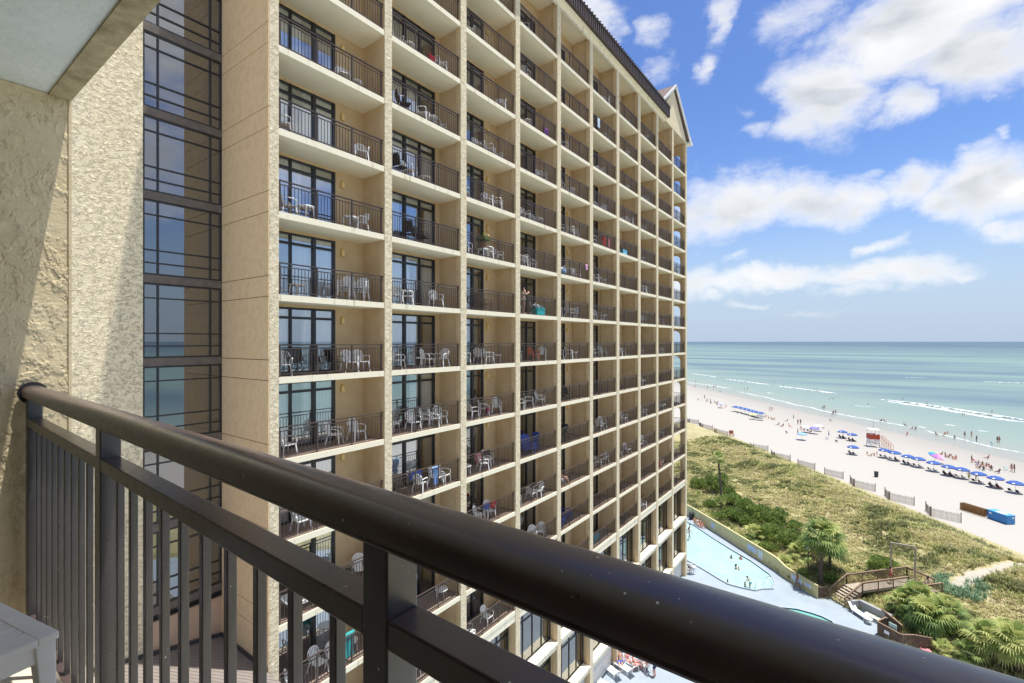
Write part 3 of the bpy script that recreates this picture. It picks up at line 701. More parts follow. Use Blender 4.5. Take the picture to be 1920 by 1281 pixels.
IT = {
 (1,4): 'w.66 t.84', (1,3): 'w.05 w.86', (1,2): 'w.08 t.24 t.72 w.88', (1,1): 't.2 W.70 W.88', (1,0): 'w.04 d.16 d.42 d.58 w.74 w.88', (1,-1): 'w.06 w.6 w.85', (1,-2): 'w.2 w.7 t.85', (1,-3): 't.1 l.16 w.55 w.88 k.74', (1,-4): 'w.12 w.4 w.55 t.78', (1,-5): 'w.3 w.8',
 (2,5): 'w.12 t.3 w.8', (2,4): 'd.2 w.5 t.66 w.88', (2,3): 'd.15 w.3 t.6', (2,2): 'd.3 d.45 d.55', (2,1): 'w.08 w.24 w.74', (2,0): 'w.12 t.5 w.62 w.84', (2,-1): 't.1 w.35 w.62 w.72 w.88', (2,-2): 's.16 w.45 w.74 w.88', (2,-3): 's.25 w.7 t.5', (2,-4): 'd.08 t.88', (2,-5): 'w.4 w.7',
 (3,6): 'w.12', (3,5): 'w.85', (3,4): 'w.35 w.62 w.85', (3,3): 'w.06 w.5 w.76', (3,2): 'w.1 w.5 w.8', (3,1): 's.34 s.5 d.12', (3,0): 'w.06 w.42 w.55 t.84', (3,-1): 'w.2 w.52 w.80', (3,-2): 't.08 w.4 w.64', (3,-3): 'w.4 w.64', (3,-4): 'w.5 w.7', (3,-5): 'w.1 w.55',
 (4,7): 'w.3', (4,6): 'w.3', (4,5): 't.3', (4,4): 'w.75', (4,3): 'w.22 w.62 t.72', (4,2): 'w.06 w.2 w.4 w.56', (4,1): 't.04 w.52 w.8', (4,0): 'w.06 o.5 w.8', (4,-1): 'w.1 w.42 w.72', (4,-2): 'w.08 b.4 b.64', (4,-3): 'w.05 w.44 w.64', (4,-4): 'W.5 w.82', (4,-5): 'w.4 w.7',
 (5,5): 'w.3', (5,4): 'w.2 w.6', (5,3): 'w.1 w.45 w.82', (5,2): 'w.45 w.8', (5,1): 'w.06 w.5 w.82', (5,0): 'w.16 w.42 t.7', (5,-1): 'd.3 d.5', (5,-2): 'k.3 d.5', (5,-3): 't.25 w.12', (5,-4): 'b.2 b.6', (5,-5): 'w.2 w.45',
 (6,7): 'd.25 w.7', (6,6): 'w.82', (6,5): 'w.55', (6,4): 'w.5 w.8', (6,3): 'w.15', (6,2): 'w.2 t.45 t.78', (6,1): 'w.2 w.5 t.7', (6,0): 'w.06 w.45 w.75', (6,-1): 'd.42', (6,-2): 'w.12 w.46 w.76', (6,-3): 'w.06 w.46 w.8', (6,-4): 'd.48', (6,-5): 'u.35',
 (7,7): 'w.7', (7,6): 'w.7', (7,5): 't.7', (7,4): 't.5 w.8', (7,3): 'd.5', (7,2): 'w.2', (7,1): 'd.3', (7,0): 'w.12 w.5', (7,-2): 'w.25 w.45', (7,-3): 'w.3 w.72', (7,-4): 'd.2', (7,-5): 'd.4',
 (8,7): 'w.6', (8,5): 'w.7', (8,4): 'w.5', (8,3): 't.4', (8,2): 'w.4 w.75', (8,1): 'w.3 w.6', (8,0): 't.3 w.5', (8,-1): 'w.25 t.4', (8,-2): 'w.2 w.4', (8,-3): 'w.2 w.6', (8,-4): 'w.1', (8,-5): 'w.15 w.35',
 (9,4): 't.5', (9,1): 'w.3 w.6', (9,0): 'w.4 t.5', (9,-1): 'd.3', (9,-2): 'w.15 w.5 t.7', (9,-3): 't.7 w.1', (9,-4): 'o.2 w.5', (9,-5): 'd.3',
 (10,1): 't.4', (10,-2): 'w.4', (10,-3): 'w.5', (10,3): 'w.5', (10,5): 'w.4'}
def bpt(n, k, fr, dep):
    y0, y1 = bayy(n); return (XF - .32 - dep, y0 + .30 + (y1 - y0 - .6) * fr, FL(k))
rnd = random.Random(11)
for (n, k), s in IT.items():
    items = [(q[0], float(q[1:])) for q in s.split()]
    names = {}
    for c, fr in items: names.setdefault(FD[c][2], []).append(fr)
    for c, fr in items:
        code, mt, nm = FD[c]; same = sorted(names[nm]); i = same.index(fr)
        pos = '' if len(same) == 1 else {2: ['left ', 'right '], 3: ['leftmost ', 'middle ', 'rightmost ']}.get(len(same), [ORD[j + 1] + ' ' for j in range(len(same))])[i]
        dep = rnd.uniform(.05, .42); rz = R(rnd.uniform(-35, 115)) if fr < .6 else R(rnd.uniform(-100, 40))
        if c == 'l': rz = R(80); dep = .2
        lab = f"{pos}{nm} {where(n, k)}"
        if c == 'W':
            for j in range(3):
                x, y, z = bpt(n, k, fr, .25); l2 = ['lowest', 'middle', 'topmost'][j] + f" of {pos}{nm} {where(n, k)}"
                furniture('w', (x, y, z + .085 * j), R(-60) + j * .04, l2, mt, n < 4, 'white chairs on the tower balconies')
            continue
        furniture(code, bpt(n, k, fr, dep + (.25 if code == 'a' else 0)), rz, lab, mt, n < 5, 'chairs and tables on the tower balconies')
# towels, balls and other things left on the balconies
def drape(name, n, k, fr, w, h, mt, label, x=None, z=1.11, cat='towel', h2=.35):
    px, py, pz = bpt(n, k, fr, 0); x = XF - .13 if x is None else x; m = MB()
    N_ = 10
    def fn(u, v):
        t = v * (h + h2) - h2; s = .02 * math.sin(u * 9 + t * 5)
        if t < 0: return (-.04 + s * .5, (u - .5) * w, t)
        return (.045 + s * .6 + .02 * math.sin(u * 14) * t, (u - .5) * w * (1 - .15 * t), -t)
    m.grid(N_, 10, fn); m.grid(N_, 10, lambda u, v: Vector(fn(1 - u, v)) + Vector((.008, 0, .004)))
    o = m.build(name, mt, None, True); o.location = (x, py, pz + z); return tag(o, label, cat)
drape('beach_towel', 6, 6, .22, .42, .75, mat('pale_blue_cloth', (.35, .52, .70), .9, .5, 9, col2=(.7, .72, .75)), 'pale blue towel hung over the railing high in the sixth balcony column')
drape('beach_towel', 6, 3, .62, .5, .75, M_red, 'red towel draped on a chair in the sixth balcony column', XF - .35, .95)
drape('beach_towel', 6, 3, .86, .4, .7, M_pink, 'pink towel draped beside the red towel in the sixth balcony column', XF - .35, .95)
drape('beach_towel', 4, 5, .82, .5, .5, M_purple, 'purple towel bunched behind the railing of the fourth balcony column', XF - .3, .7)
drape('beach_towel', 5, 2, .98, .35, .4, mat('pink_purple_cloth', (.45, .12, .35), .9, .6, 12, col2=(.75, .5, .6)), 'pink and purple towel hanging over the fifth column railing end')
drape('beach_towel', 3, -2, .36, .4, .5, M_pink, 'pink towel over a white chair back in the third balcony column', XF - .62, .9)
drape('beach_towel', 3, -2, .62, .5, .35, M_blackc, 'black towel over a white chair back in the third balcony column', XF - .75, .92)
drape('beach_towel', 3, -3, .55, .45, .4, M_royal, 'blue towel over a chair, three rows below horizon, third balcony column', XF - .6, .92)
drape('beach_towel', 3, -3, .72, .4, .35, M_red, 'red towel over a chair, three rows below horizon, third balcony column', XF - .6, .85)
drape('beach_towel', 2, -2, .45, .75, .32, M_royal, 'bright blue towel spread over a white chair beside a brown sling chair', XF - .7, .88)
drape('beach_towel', 2, -2, .66, .35, .8, mat('blue_check_cloth', (.10, .22, .55), .9, .5, 8, col2=(.3, .5, .8)), 'blue patterned towel hanging behind the second column railing', XF - .2, 1.0)
drape('beach_towel', 2, 5, .62, .4, .3, M_red, 'small red cloth behind the railing near the top of second balcony column', XF - .3, .5)
drape('beach_towel', 3, -1, .52, .3, .3, mat('maroon_cloth', (.22, .02, .06), .9), 'maroon cloth on a white chair seat in the third balcony column', XF - .4, .5)
drape('beach_towel', 1, -4, .66, .5, 1.0, M_teal, 'teal towel hung over the railing low in the first balcony column', XF - .2, 1.25)
def simple(name, mb, mt, loc, label, cat, rz=0, smooth=False):
    o = mb.build(name, mt, None, smooth); o.location = loc; o.rotation_euler = (0, 0, rz); return tag(o, label, cat)
m = MB(); m.lathe([(.002 + .3 * math.sin(math.pi * i / 12), .3 - .3 * math.cos(math.pi * i / 12)) for i in range(13)], 18)
simple('beach_ball', m, mat('ball_blue_white', (.03, .25, .62), .4, .5, 3.2, col2=(.75, .8, .85), detail=0), bpt(5, 2, .14, .1), 'blue and white beach ball on a balcony of the fifth column', 'beach ball', 0, True)
m = MB(); m.box(-.25, .25, -.42, .42, .02, .40); m.box(-.27, .27, -.44, .44, .40, .46)
simple('cooler', m, M_teal, bpt(4, 1, .55, -.05), 'teal cooler chest before two chairs on the fourth balcony column', 'cooler')
m = MB(); m.box(-.22, .22, -.4, .4, .02, .34); m.box(-.24, .24, -.42, .42, .34, .39)
simple('cooler', m, M_lblue, bpt(7, 3, .3, -.02), 'light blue cooler on a balcony of the seventh column', 'cooler')
m = MB(); m.lathe([(.13, 0), (.17, .28), (.16, .30)], 12)
pot = simple('flower_pot', m, mat('terracotta', (.30, .14, .07), .8), (bpt(3, 2, .38, .0)[0], bpt(3, 2, .38, 0)[1], FL(2) + .52), 'flower pot with yellow blossoms on a small table, third balcony column', 'flower pot')
m = MB(); rr = random.Random(3)
for i in range(160):
    d = Vector((rr.gauss(0, .16), rr.gauss(0, .16), .38 + abs(rr.gauss(0, .14)))); a = Vector((rr.uniform(-1, 1), rr.uniform(-1, 1), rr.uniform(-1, 1))).normalized() * .045; b = a.cross(Vector((rr.uniform(-1, 1), .3, .8))).normalized() * .045
    m.face([d - a - b, d + a - b, d + a + b, d - a + b], 0 if d.z < .56 or i % 3 else 1)
m.build('blossoms', [M_leaf, M_yellow], pot)
furniture('t', bpt(3, 2, .38, .0), 0, 'small white table under a flower pot in the third balcony column', M_white, True)
m = MB(); m.lathe([(.02, 0), (.14, .1), (.30, .34), (.26, .52), (.03, .6)], 14, (0, 0, .55)); m.tube([(0, 0, 0), (0, 0, .56)], .02, 6)
simple('folded_parasol', m, M_blackc, bpt(5, -2, .45, .5), 'black parasol half folded on a balcony of the fifth column', 'parasol')
m = MB(); m.lathe([(.12, 0), (.20, .12), (.17, .42), (.06, .5)], 10); m.tube([(-.08, 0, .48), (-.04, 0, .62), (.05, 0, .62), (.08, 0, .48)], .012, 5)
simple('backpack', m, mat('navy_check_cloth', (.03, .035, .06), .9, .6, 14, col2=(.2, .2, .24)), (XF - .2, bayy(1)[0] + 2.35, FL(-5) + .66), 'navy backpack hung on the railing low in the first balcony column', 'bag')

# ------------------------------------------------------------------ ground, sea, pool
SD = Vector((.788, .616, 0)).normalized(); SA = Vector((SD.y, -SD.x, 0))     # towards the sea, along the shore
def sl_(s, l, z=0): p = SD * s + SA * l; return Vector((p.x, p.y, z))
def sm(a, b, x): t = min(1, max(0, (x - a) / (b - a))); return t * t * (3 - 2 * t)
WL = 122.0
def wline(l): return WL + 1.6 * noise.noise(Vector((l * .03, 3, 0))) + .8 * noise.noise(Vector((l * .11, 9, 0)))
def duneh(s, l):
    toe = 62.0 + 1.0 * noise.noise(Vector((l * .08, 1, 5)))
    b = .15 + .8 * sm(33, 42, s) + .9 * sm(44, 54, s)
    return b * (1 - sm(toe - 6, toe + .5, s)) + .34 * noise.fractal(Vector((s * .13, l * .13, 2)), 1, 2, 4) * sm(30, 37, s) * (1 - sm(toe - 2, toe + 1, s)) - .02
def beachz(s): return -.02 - 1.15 * sm(75, 128, s) - .1 * sm(125, 150, s)
def field_mat(name, ramp, rough, bump=0, bscale=8, nscale=.08, namp=10, key='s', lo=0, hi=1, glossy=0, groug=.2, patch=None):
    """colour that changes with the distance towards the sea"""
    m = bpy.data.materials.new(name); m.use_nodes = True; nt = m.node_tree; N = nt.nodes; L = nt.links; p = N['Principled BSDF']
    ge = N.new('ShaderNodeNewGeometry'); dp = N.new('ShaderNodeVectorMath'); dp.operation = 'DOT_PRODUCT'; dp.inputs[1].default_value = SD
    L.new(ge.outputs['Position'], dp.inputs[0])
    n = N.new('ShaderNodeTexNoise'); n.inputs['Scale'].default_value = nscale; n.inputs['Detail'].default_value = 6
    L.new(ge.outputs['Position'], n.inputs['Vector'])
    a = N.new('ShaderNodeMath'); a.operation = 'MULTIPLY_ADD'; a.inputs[1].default_value = namp; L.new(n.outputs['Fac'], a.inputs[0]); L.new(dp.outputs['Value'], a.inputs[2])
    mr = N.new('ShaderNodeMapRange'); mr.inputs['From Min'].default_value = lo; mr.inputs['From Max'].default_value = hi; L.new(a.outputs[0], mr.inputs['Value'])
    r = N.new('ShaderNodeValToRGB'); L.new(mr.outputs[0], r.inputs[0]); e = r.color_ramp.elements
    for i, (pos, col) in enumerate(ramp):
        q = e[i] if i < 2 else e.new(pos)
        q.position = pos; q.color = (*col, 1)
    out = r.outputs[0]
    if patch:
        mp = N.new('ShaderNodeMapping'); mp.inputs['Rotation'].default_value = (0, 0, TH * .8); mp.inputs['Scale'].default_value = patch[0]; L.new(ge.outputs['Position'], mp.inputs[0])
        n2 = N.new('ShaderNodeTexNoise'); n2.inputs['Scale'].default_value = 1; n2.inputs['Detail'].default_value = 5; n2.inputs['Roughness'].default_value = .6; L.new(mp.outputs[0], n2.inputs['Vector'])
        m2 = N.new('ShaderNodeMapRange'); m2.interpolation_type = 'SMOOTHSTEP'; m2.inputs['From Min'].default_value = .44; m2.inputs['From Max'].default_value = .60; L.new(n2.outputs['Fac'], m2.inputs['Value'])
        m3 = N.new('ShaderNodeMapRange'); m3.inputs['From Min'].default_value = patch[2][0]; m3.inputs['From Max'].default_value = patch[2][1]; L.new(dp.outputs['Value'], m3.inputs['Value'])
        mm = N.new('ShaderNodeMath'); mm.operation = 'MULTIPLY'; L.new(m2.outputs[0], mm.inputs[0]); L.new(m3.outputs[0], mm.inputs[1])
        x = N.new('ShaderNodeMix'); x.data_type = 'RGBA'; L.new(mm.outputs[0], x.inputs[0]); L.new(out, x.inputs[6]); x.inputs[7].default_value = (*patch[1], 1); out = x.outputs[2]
    L.new(out, p.inputs['Base Color']); p.inputs['Roughness'].default_value = rough; p.inputs['Specular IOR Level'].default_value = .2
    if bump:
        nb = N.new('ShaderNodeTexNoise'); nb.inputs['Scale'].default_value = bscale; nb.inputs['Detail'].default_value = 6; L.new(ge.outputs['Position'], nb.inputs['Vector'])
        b = N.new('ShaderNodeBump'); b.inputs['Distance'].default_value = bump; L.new(nb.outputs['Fac'], b.inputs['Height']); L.new(b.outputs[0], p.inputs['Normal'])
    if glossy:
        g = N.new('ShaderNodeBsdfGlossy'); g.inputs['Roughness'].default_value = groug
        if bump: L.new(b.outputs[0], g.inputs['Normal'])
        x = N.new('ShaderNodeMixShader'); x.inputs[0].default_value = glossy; L.new(p.outputs[0], x.inputs[1]); L.new(g.outputs[0], x.inputs[2]); L.new(x.outputs[0], N['Material Output'].inputs[0])
        p.inputs['Specular IOR Level'].default_value = 0
    return m
M_sand = field_mat('beach_sand', [(0, (.378, .362, .33)), (1, (.25, .24, .22)), (.40, (.37, .354, .322)), (.60, (.345, .33, .298)), (.80, (.31, .295, .27))], .8, .03, 1.3, .07, 14, lo=62, hi=134)
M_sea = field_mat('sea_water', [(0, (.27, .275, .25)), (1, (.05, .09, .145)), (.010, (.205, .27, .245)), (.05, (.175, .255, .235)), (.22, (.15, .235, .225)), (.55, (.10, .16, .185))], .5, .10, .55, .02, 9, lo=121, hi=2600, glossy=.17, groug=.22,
                  patch=((.0021, .0085, 1), (.10, .16, .195), (140, 230)))  # darker patches: cloud shadows and water tint painted into the sea colour
def struct(name, mb, mt, smooth=False): return tag(mb.build(name, mt, None, smooth), kind='structure')
m = MB(); m.face([(-3000, -3000, -1.6), (3000, -3000, -1.6), (3000, 3000, -1.6), (-3000, 3000, -1.6)]); struct('ground', m, mat('far_ground', (.30, .28, .22), .9))
m = MB()
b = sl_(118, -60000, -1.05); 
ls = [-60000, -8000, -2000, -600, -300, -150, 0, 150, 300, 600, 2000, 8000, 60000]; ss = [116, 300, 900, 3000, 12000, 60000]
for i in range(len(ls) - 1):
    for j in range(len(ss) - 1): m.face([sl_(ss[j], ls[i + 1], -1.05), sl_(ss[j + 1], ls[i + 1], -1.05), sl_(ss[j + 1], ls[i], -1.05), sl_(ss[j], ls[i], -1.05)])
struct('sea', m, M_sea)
m = MB()
def bfn(u, v):
    l = -420 + 700 * u; s = 55 + 88 * v
    return sl_(s, l, beachz(s) - .25 * sm(wline(l) - 1, wline(l) + 8, s) + .05 * noise.noise(Vector((s * .2, l * .2, 0))))
m.grid(240, 80, bfn); struct('beach', m, M_sand, True)
M_dune = mat('dune_soil', (.40, .35, .20), .95, .35, .35, .05, 2.5, col2=(.28, .26, .12))
PATH = [at(x, y, .9) for x, y in ((1795, 1100), (1830, 1090), (1875, 1080), (1925, 1071), (2010, 1058))]
for p in PATH: p.z = 0
DECK = [(-26, 76.5), (-23.3, 74.7), (-20.3, 72.4), (-15.4, 68.05), (-8.95, 62.2), (-7.85, 61.1), (-7.4, 60.5), (-6.95, 60.0), (-6.25, 59.4), (-3.78, 57.25), (-2.85, 58.0), (-1.45, 56.85), (-.9, 56.6), (-.35, 57.05), (1.9, 55.6), (2.7, 53.9), (1.6, 53.9), (.95, 53.3), (2.55, 52.1), (3.4, 52.7), (4.6, 53.0), (9, 48), (30, 20), (60, -30), (-40, -30), (-40, 60)]
def on_deck(x, y):
    c = False; n = len(DECK)
    for i in range(n):
        (x0, y0), (x1, y1) = DECK[i], DECK[i - 1]
        if (y0 > y) != (y1 > y) and x < (x1 - x0) * (y - y0) / (y1 - y0) + x0: c = not c
    return c
def pathd(p):
    best = 1e9
    for a, b in zip(PATH[:-1], PATH[1:]):
        t = max(0, min(1, (p - a).dot(b - a) / (b - a).length_squared)); best = min(best, (p - a - (b - a) * t).length)
    return best
def dfn(u, v):
    s, l = 27 + 37.2 * v, -140 + 230 * u; p = sl_(s, l)
    p.z = -.3 if (v == 1 or v == 0 or on_deck(p.x, p.y)) else max(.03, duneh(s, l)); return p
m = MB(); m.grid(460, 150, dfn)
for i, f in enumerate(m.f):
    p = Vector(m.v[f[0]]); p.z = 0
    if p.x > 4 and pathd(p) < .75 + .5 * noise.noise(p * .9): m.m[i] = 1
struct('dune', m, [M_dune, mat('path_sand', (.42, .385, .32), .95, .15, 2, .03, 3)], True)
# paved pool deck and the two pools
M_deck = mat('pool_deck_concrete', (.30, .355, .40), .75, .22, .45, .004, 30, col2=(.255, .305, .355))
m = MB(); m.face([(x, y, 0) for x, y in DECK]); struct('pool_deck', m, M_deck)
M_pool = mat('pool_water', (.36, .535, .52), .12, .12, .5, .03, 1.6, spec=.35, col2=(.29, .475, .475))
def pool(pts, name, water=None):
    P = [Vector((x, y, 0)) for x, y in pts]; n = len(P); c = sum(P, Vector()) / n
    m = MB(); m.face([(p.x, p.y, .012) for p in P]); struct(name, m, water or M_pool)
    m = MB(); ins = []; 
    for i in range(n):
        d = (P[(i + 1) % n] - P[i - 1]).normalized(); q = Vector((d.y, -d.x, 0))
        if q.dot(P[i] - c) < 0: q = -q
        ins.append((P[i], P[i] + q * .14))
    for i in range(n):
        a, A = ins[i]; b_, B = ins[(i + 1) % n]
        m.face([(a.x, a.y, .15), (b_.x, b_.y, .15), (B.x, B.y, .15), (A.x, A.y, .15)], 0); m.face([(A.x, A.y, 0), (B.x, B.y, 0), (B.x, B.y, .15), (A.x, A.y, .15)], 0)
        m.face([(a.x, a.y, 0), (b_.x, b_.y, 0), (b_.x, b_.y, .15), (a.x, a.y, .15)], 1)
    struct(name + '_coping', m, [mat('coping', (.34, .40, .45), .7), mat('pool_tile', (.03, .06, .13), .3)])
pool([(-26, 76), (-20.42, 70.17), (-19.05, 69.21), (-16.13, 66.49), (-13.2, 63.97), (-10.72, 62.11), (-8.52, 59.83), (-7.98, 58.89), (-7.73, 56.56), (-8.63, 55.9), (-9.14, 55.13), (-10.34, 54.92), (-11.69, 54.89), (-12.75, 55.53), (-14.49, 56.67), (-15.82, 57.47), (-20, 59.5), (-27, 64)], 'swimming_pool')
pool([(-7.2, 52.2), (-6.42, 52.98), (-5.22, 53.53), (-4.0, 53.58), (-3.19, 53.47), (-2.38, 53.06), (-1.9, 52.2), (-1.9, 50), (-2.6, 48), (-4.5, 47.2), (-6.6, 48), (-7.6, 50)], 'small_pool', mat('turquoise_water', (.17, .42, .40), .12, .12, .5, .02, 2.2, spec=.35))
# the boundary wall along the pool deck with its notices
M_wallp = mat('yellow_wall_paint', (.60, .53, .27), .85, .18, .8, .003, 30)
wp = [(-23.4, 74.6, 1.6), (-20.35, 72.3, 1.6), (-15.47, 67.96, 1.6), (-9.0, 62.1, 1.6), (-7.9, 61.05, 1.58), (-7.45, 60.45, 1.48), (-7.0, 59.95, 1.34), (-6.3, 59.35, 1.3), (-3.82, 57.2, 1.3)]
wall = empty('pool_wall', (-12, 64.8, 0), 0, 'long low yellow wall curving between the pool deck and the palms', 'wall')
m = MB()
for (x0, y0, h0), (x1, y1, h1) in zip(wp[:-1], wp[1:]):
    d = Vector((x1 - x0, y1 - y0, 0)).normalized(); q = Vector((-d.y, d.x, 0)) * .2
    if q.dot(SD) < 0: q = -q
    m.hexa([(x0, y0, 0), (x1, y1, 0), (x1 + q.x, y1 + q.y, 0), (x0 + q.x, y0 + q.y, 0), (x0, y0, h0), (x1, y1, h1), (x1 + q.x, y1 + q.y, h1), (x0 + q.x, y0 + q.y, h0)])
o = m.build('wall_body', M_wallp, wall); o.location = (12, -64.8, 0)
def sign(a, b, z0, z1, label, lines, col):
    a = Vector((*a, 0)); b = Vector((*b, 0)); d = (b - a).normalized(); q = Vector((d.y, -d.x, 0))
    if q.dot(SD) > 0: q = -q
    e = empty('pool_sign', a, math.atan2(d.y, d.x), label, 'sign'); w = (b - a).length; sgn = -1
    m = MB(); m.box(0, w, -.05, -.03, z0, z1); m.build('panel', mat('sign_white', (.74, .78, .80), .5), e)
    m = MB()
    for i in range(lines):
        z = z1 - (z1 - z0) * (i + .5) / lines; x = .05
        r = random.Random(i + lines); 
        while x < w - .12: L_ = r.uniform(.03, .12); m.box(x, min(x + L_, w - .04), -.054, -.0505, z - (z1 - z0) / lines * .28, z + (z1 - z0) / lines * .28); x += L_ + .035
    m.build('lettering', col, e)
wA, wB = Vector((-15.47, 67.96)), Vector((-9.0, 62.1))
def onw(t): p = wA.lerp(wB, t); return (p.x, p.y)
M_sblue = mat('sign_blue', (.05, .20, .55), .5)
sign(onw(.62), onw(.80), .55, 1.25, 'white notice with large blue lettering on the yellow pool wall', 3, M_sblue)
sign(onw(.83), onw(.92), .35, 1.3, 'plain white rules board beside the blue notice on pool wall', 11, mat('sign_grey', (.45, .48, .50), .6))
sign((-6.25, 59.3), (-5.2, 58.4), .35, 1.0, 'white notice with blue lettering on the lower end of pool wall', 3, M_sblue)
sign((-4.95, 58.15), (-4.35, 57.65), .6, 1.0, 'small pale notice at the far low end of the pool wall', 4, M_sblue)
sign(onw(-.22), onw(-.13), .5, 1.1, 'tiny white notice on pool wall near the tower corner', 3, M_sblue)

# ------------------------------------------------------------------ plants
def leafmat(name, col, col2, tr=.35):
    m = mat(name, col, .55, .3, .9, col2=col2, spec=.3, detail=2); nt = m.node_tree; N = nt.nodes; L = nt.links; p = N['Principled BSDF']
    t = N.new('ShaderNodeBsdfTranslucent'); src = p.inputs['Base Color'].links[0].from_socket; L.new(src, t.inputs[0])
    x = N.new('ShaderNodeMixShader'); x.inputs[0].default_value = tr; L.new(p.outputs[0], x.inputs[1]); L.new(t.outputs[0], x.inputs[2]); L.new(x.outputs[0], N['Material Output'].inputs[0]); return m
G1 = leafmat('palm_green', (.31, .40, .12), (.19, .27, .07)); G2 = leafmat('palm_green_dark', (.15, .235, .07), (.085, .145, .04)); G3 = leafmat('palm_green_yellow', (.52, .54, .20), (.35, .40, .12)); G4 = leafmat('palm_dead', (.24, .17, .09), (.15, .10, .05))
S1 = leafmat('shrub_green', (.32, .42, .12), (.21, .30, .08)); S2 = leafmat('shrub_green_dark', (.18, .255, .075), (.11, .17, .05)); S3 = leafmat('shrub_green_light', (.50, .58, .19), (.34, .42, .12))
M_trunk = mat('palm_trunk', (.17, .13, .10), .95, .5, 5, .02, 9)
def frond(m, base, az, el, plen, flen, rnd, mi):
    d = Vector((math.cos(az) * math.cos(el), math.sin(az) * math.cos(el), math.sin(el))); side = Vector((-math.sin(az), math.cos(az), 0)); p0 = Vector(base)
    p1 = p0 + d * plen * .6; p2 = p1 + (d - Vector((0, 0, .25))).normalized() * plen * .4
    for a, b, w in ((p0, p1, .035), (p1, p2, .025)): m.face([a - side * w, a + side * w, b + side * w * .7, b - side * w * .7], mi)
    d2 = (d - Vector((0, 0, .45))).normalized(); up = side.cross(d2).normalized(); n = 17
    for i in range(n):
        t = (i / (n - 1) - .5) * 2; ang = t * R(105)
        L_ = flen * (1 - .32 * t * t) * rnd.uniform(.85, 1.1)
        ld = (d2 * math.cos(ang) + side * math.sin(ang)).normalized(); ls_ = ld.cross(up).normalized()
        q1 = p2 + ld * L_ * .55 + up * (.06 * flen * abs(t)); q2 = p2 + ld * L_ * .93 - Vector((0, 0, L_ * rnd.uniform(.18, .42))) + up * .02
        w = flen * .050
        m.face([p2 - ls_ * w * .25, p2 + ls_ * w * .25, q1 + ls_ * w, q1 - ls_ * w], mi); m.face([q1 - ls_ * w, q1 + ls_ * w, q2], mi)
def palm(loc, h, r, nf, label, seed, lean=(0, 0), th=.16, mats=None, bias=0, cat='palm tree', name='palm_tree', group='palms beside the pool deck'):
    rnd = random.Random(seed); e = empty(name, loc, 0, label, cat, group)
    top = Vector((lean[0], lean[1], h))
    if h > .3:
        m = MB(); n = 9; pts = [Vector((0, 0, -.3)).lerp(top, i / n) + Vector((lean[0], lean[1], 0)) * (-.25 * math.sin(math.pi * i / n)) for i in range(n + 1)]
        m.tube(pts, [th * (1.25 if i == 0 else 1) * (1 - .2 * i / n) * (1.35 if i == n else 1) for i in range(n + 1)], 10)
        k = int(h * 7)
        for i in range(k):
            t = i / k; p = Vector((0, 0, -.1)).lerp(top, t) + Vector((lean[0], lean[1], 0)) * (-.25 * math.sin(math.pi * t)); a = i * 2.4
            q = p + Vector((math.cos(a), math.sin(a), 0)) * th * .98; m.bar(q, q + Vector((math.cos(a) * .05, math.sin(a) * .05, .13)), .09, .03)
        m.build('trunk', M_trunk, e, True)
    m = MB()
    for i in range(nf):
        f = i / nf; az = i * 2.39996 + rnd.uniform(-.3, .3); el = R(82) * (1 - f) ** .8 - R(38) * f + rnd.uniform(-.12, .12)
        mi = rnd.choice((0, 0, 1, 2, 2)) if f < .55 else rnd.choice((0, 1, 1, 1, 0))
        if f > .90 and rnd.random() < .5: mi = 3
        frond(m, top + Vector((0, 0, -.02 - .25 * f)), az, el, r * rnd.uniform(.42, .56), r * rnd.uniform(.48, .62), rnd, mi)
    m.build('crown', mats or [G1, G2, G3, G4], e); return e
def gz(p): return Vector((p.x, p.y, duneh(p.dot(SD), p.dot(SA)) if not on_deck(p.x, p.y) else 0))
def on(x, y, z=.6):
    p = at(x, y, z)
    for _ in range(3): p = at(x, y, gz(p).z)
    return gz(p)
palm(on(1352, 947), 7.3, 1.35, 22, 'tall thin palm with a bare grey trunk and small ragged crown', 1, (-.5, .2), .17)
palm(on(1538, 1100), 5.2, 2.5, 44, 'large full palm with a pale trunk behind the pool wall lamp', 2, (.2, .2), .2)
palm(on(1556, 1072), 3.0, 2.1, 36, 'shorter palm right of the tall full palm behind pool wall', 3)
palm(on(1500, 1050), .9, 1.7, 30, 'low yellow green palm just behind the middle of pool wall', 4, mats=[G3, G1, G3, G4])
palm(on(1416, 1015), .9, 1.8, 34, 'bright low palm behind the first notice on pool wall', 5, mats=[G3, G1, G3, G4])
palm(on(1470, 1060), .25, 1.3, 22, 'small trunkless palm close behind the curve of pool wall', 6, mats=[G3, G1, G3, G4])
palm(on(1310, 930), .2, 1.0, 18, 'small light palmetto next to the tower corner above the wall', 7, mats=[G3, G1, G3, G4])
palm(on(1346, 952), .5, 1.5, 24, 'palmetto at the foot of the tall thin palm', 8)
palm(on(1722, 1158), 1.7, 2.0, 40, 'tall dark green palm in front of the boardwalk railing', 9)
palm(on(1694, 1156), 1.2, 1.7, 34, 'left dark palm between boardwalk stairs and brown fence', 10)
palm(on(1740, 1188), 1.5, 2.1, 40, 'dense dark palm above the brown fence corner', 11)
palm(on(1775, 1185), 1.6, 2.0, 36, 'right dark palm of the clump beside boardwalk', 12)
palm(on(1752, 1158), .9, 1.6, 30, 'yellowish palm crown at the back of the boardwalk clump', 13, mats=[G3, G1, G3, G4])
palm(on(1850, 1235), 1.5, 1.9, 34, 'pale drooping palm above the handrail near the picture corner', 14, mats=[G3, G3, G1, G4])
palm(on(1905, 1260), 2.2, 1.9, 34, 'pale palm nearest the lower end of the handrail', 15, mats=[G3, G1, G3, G4])
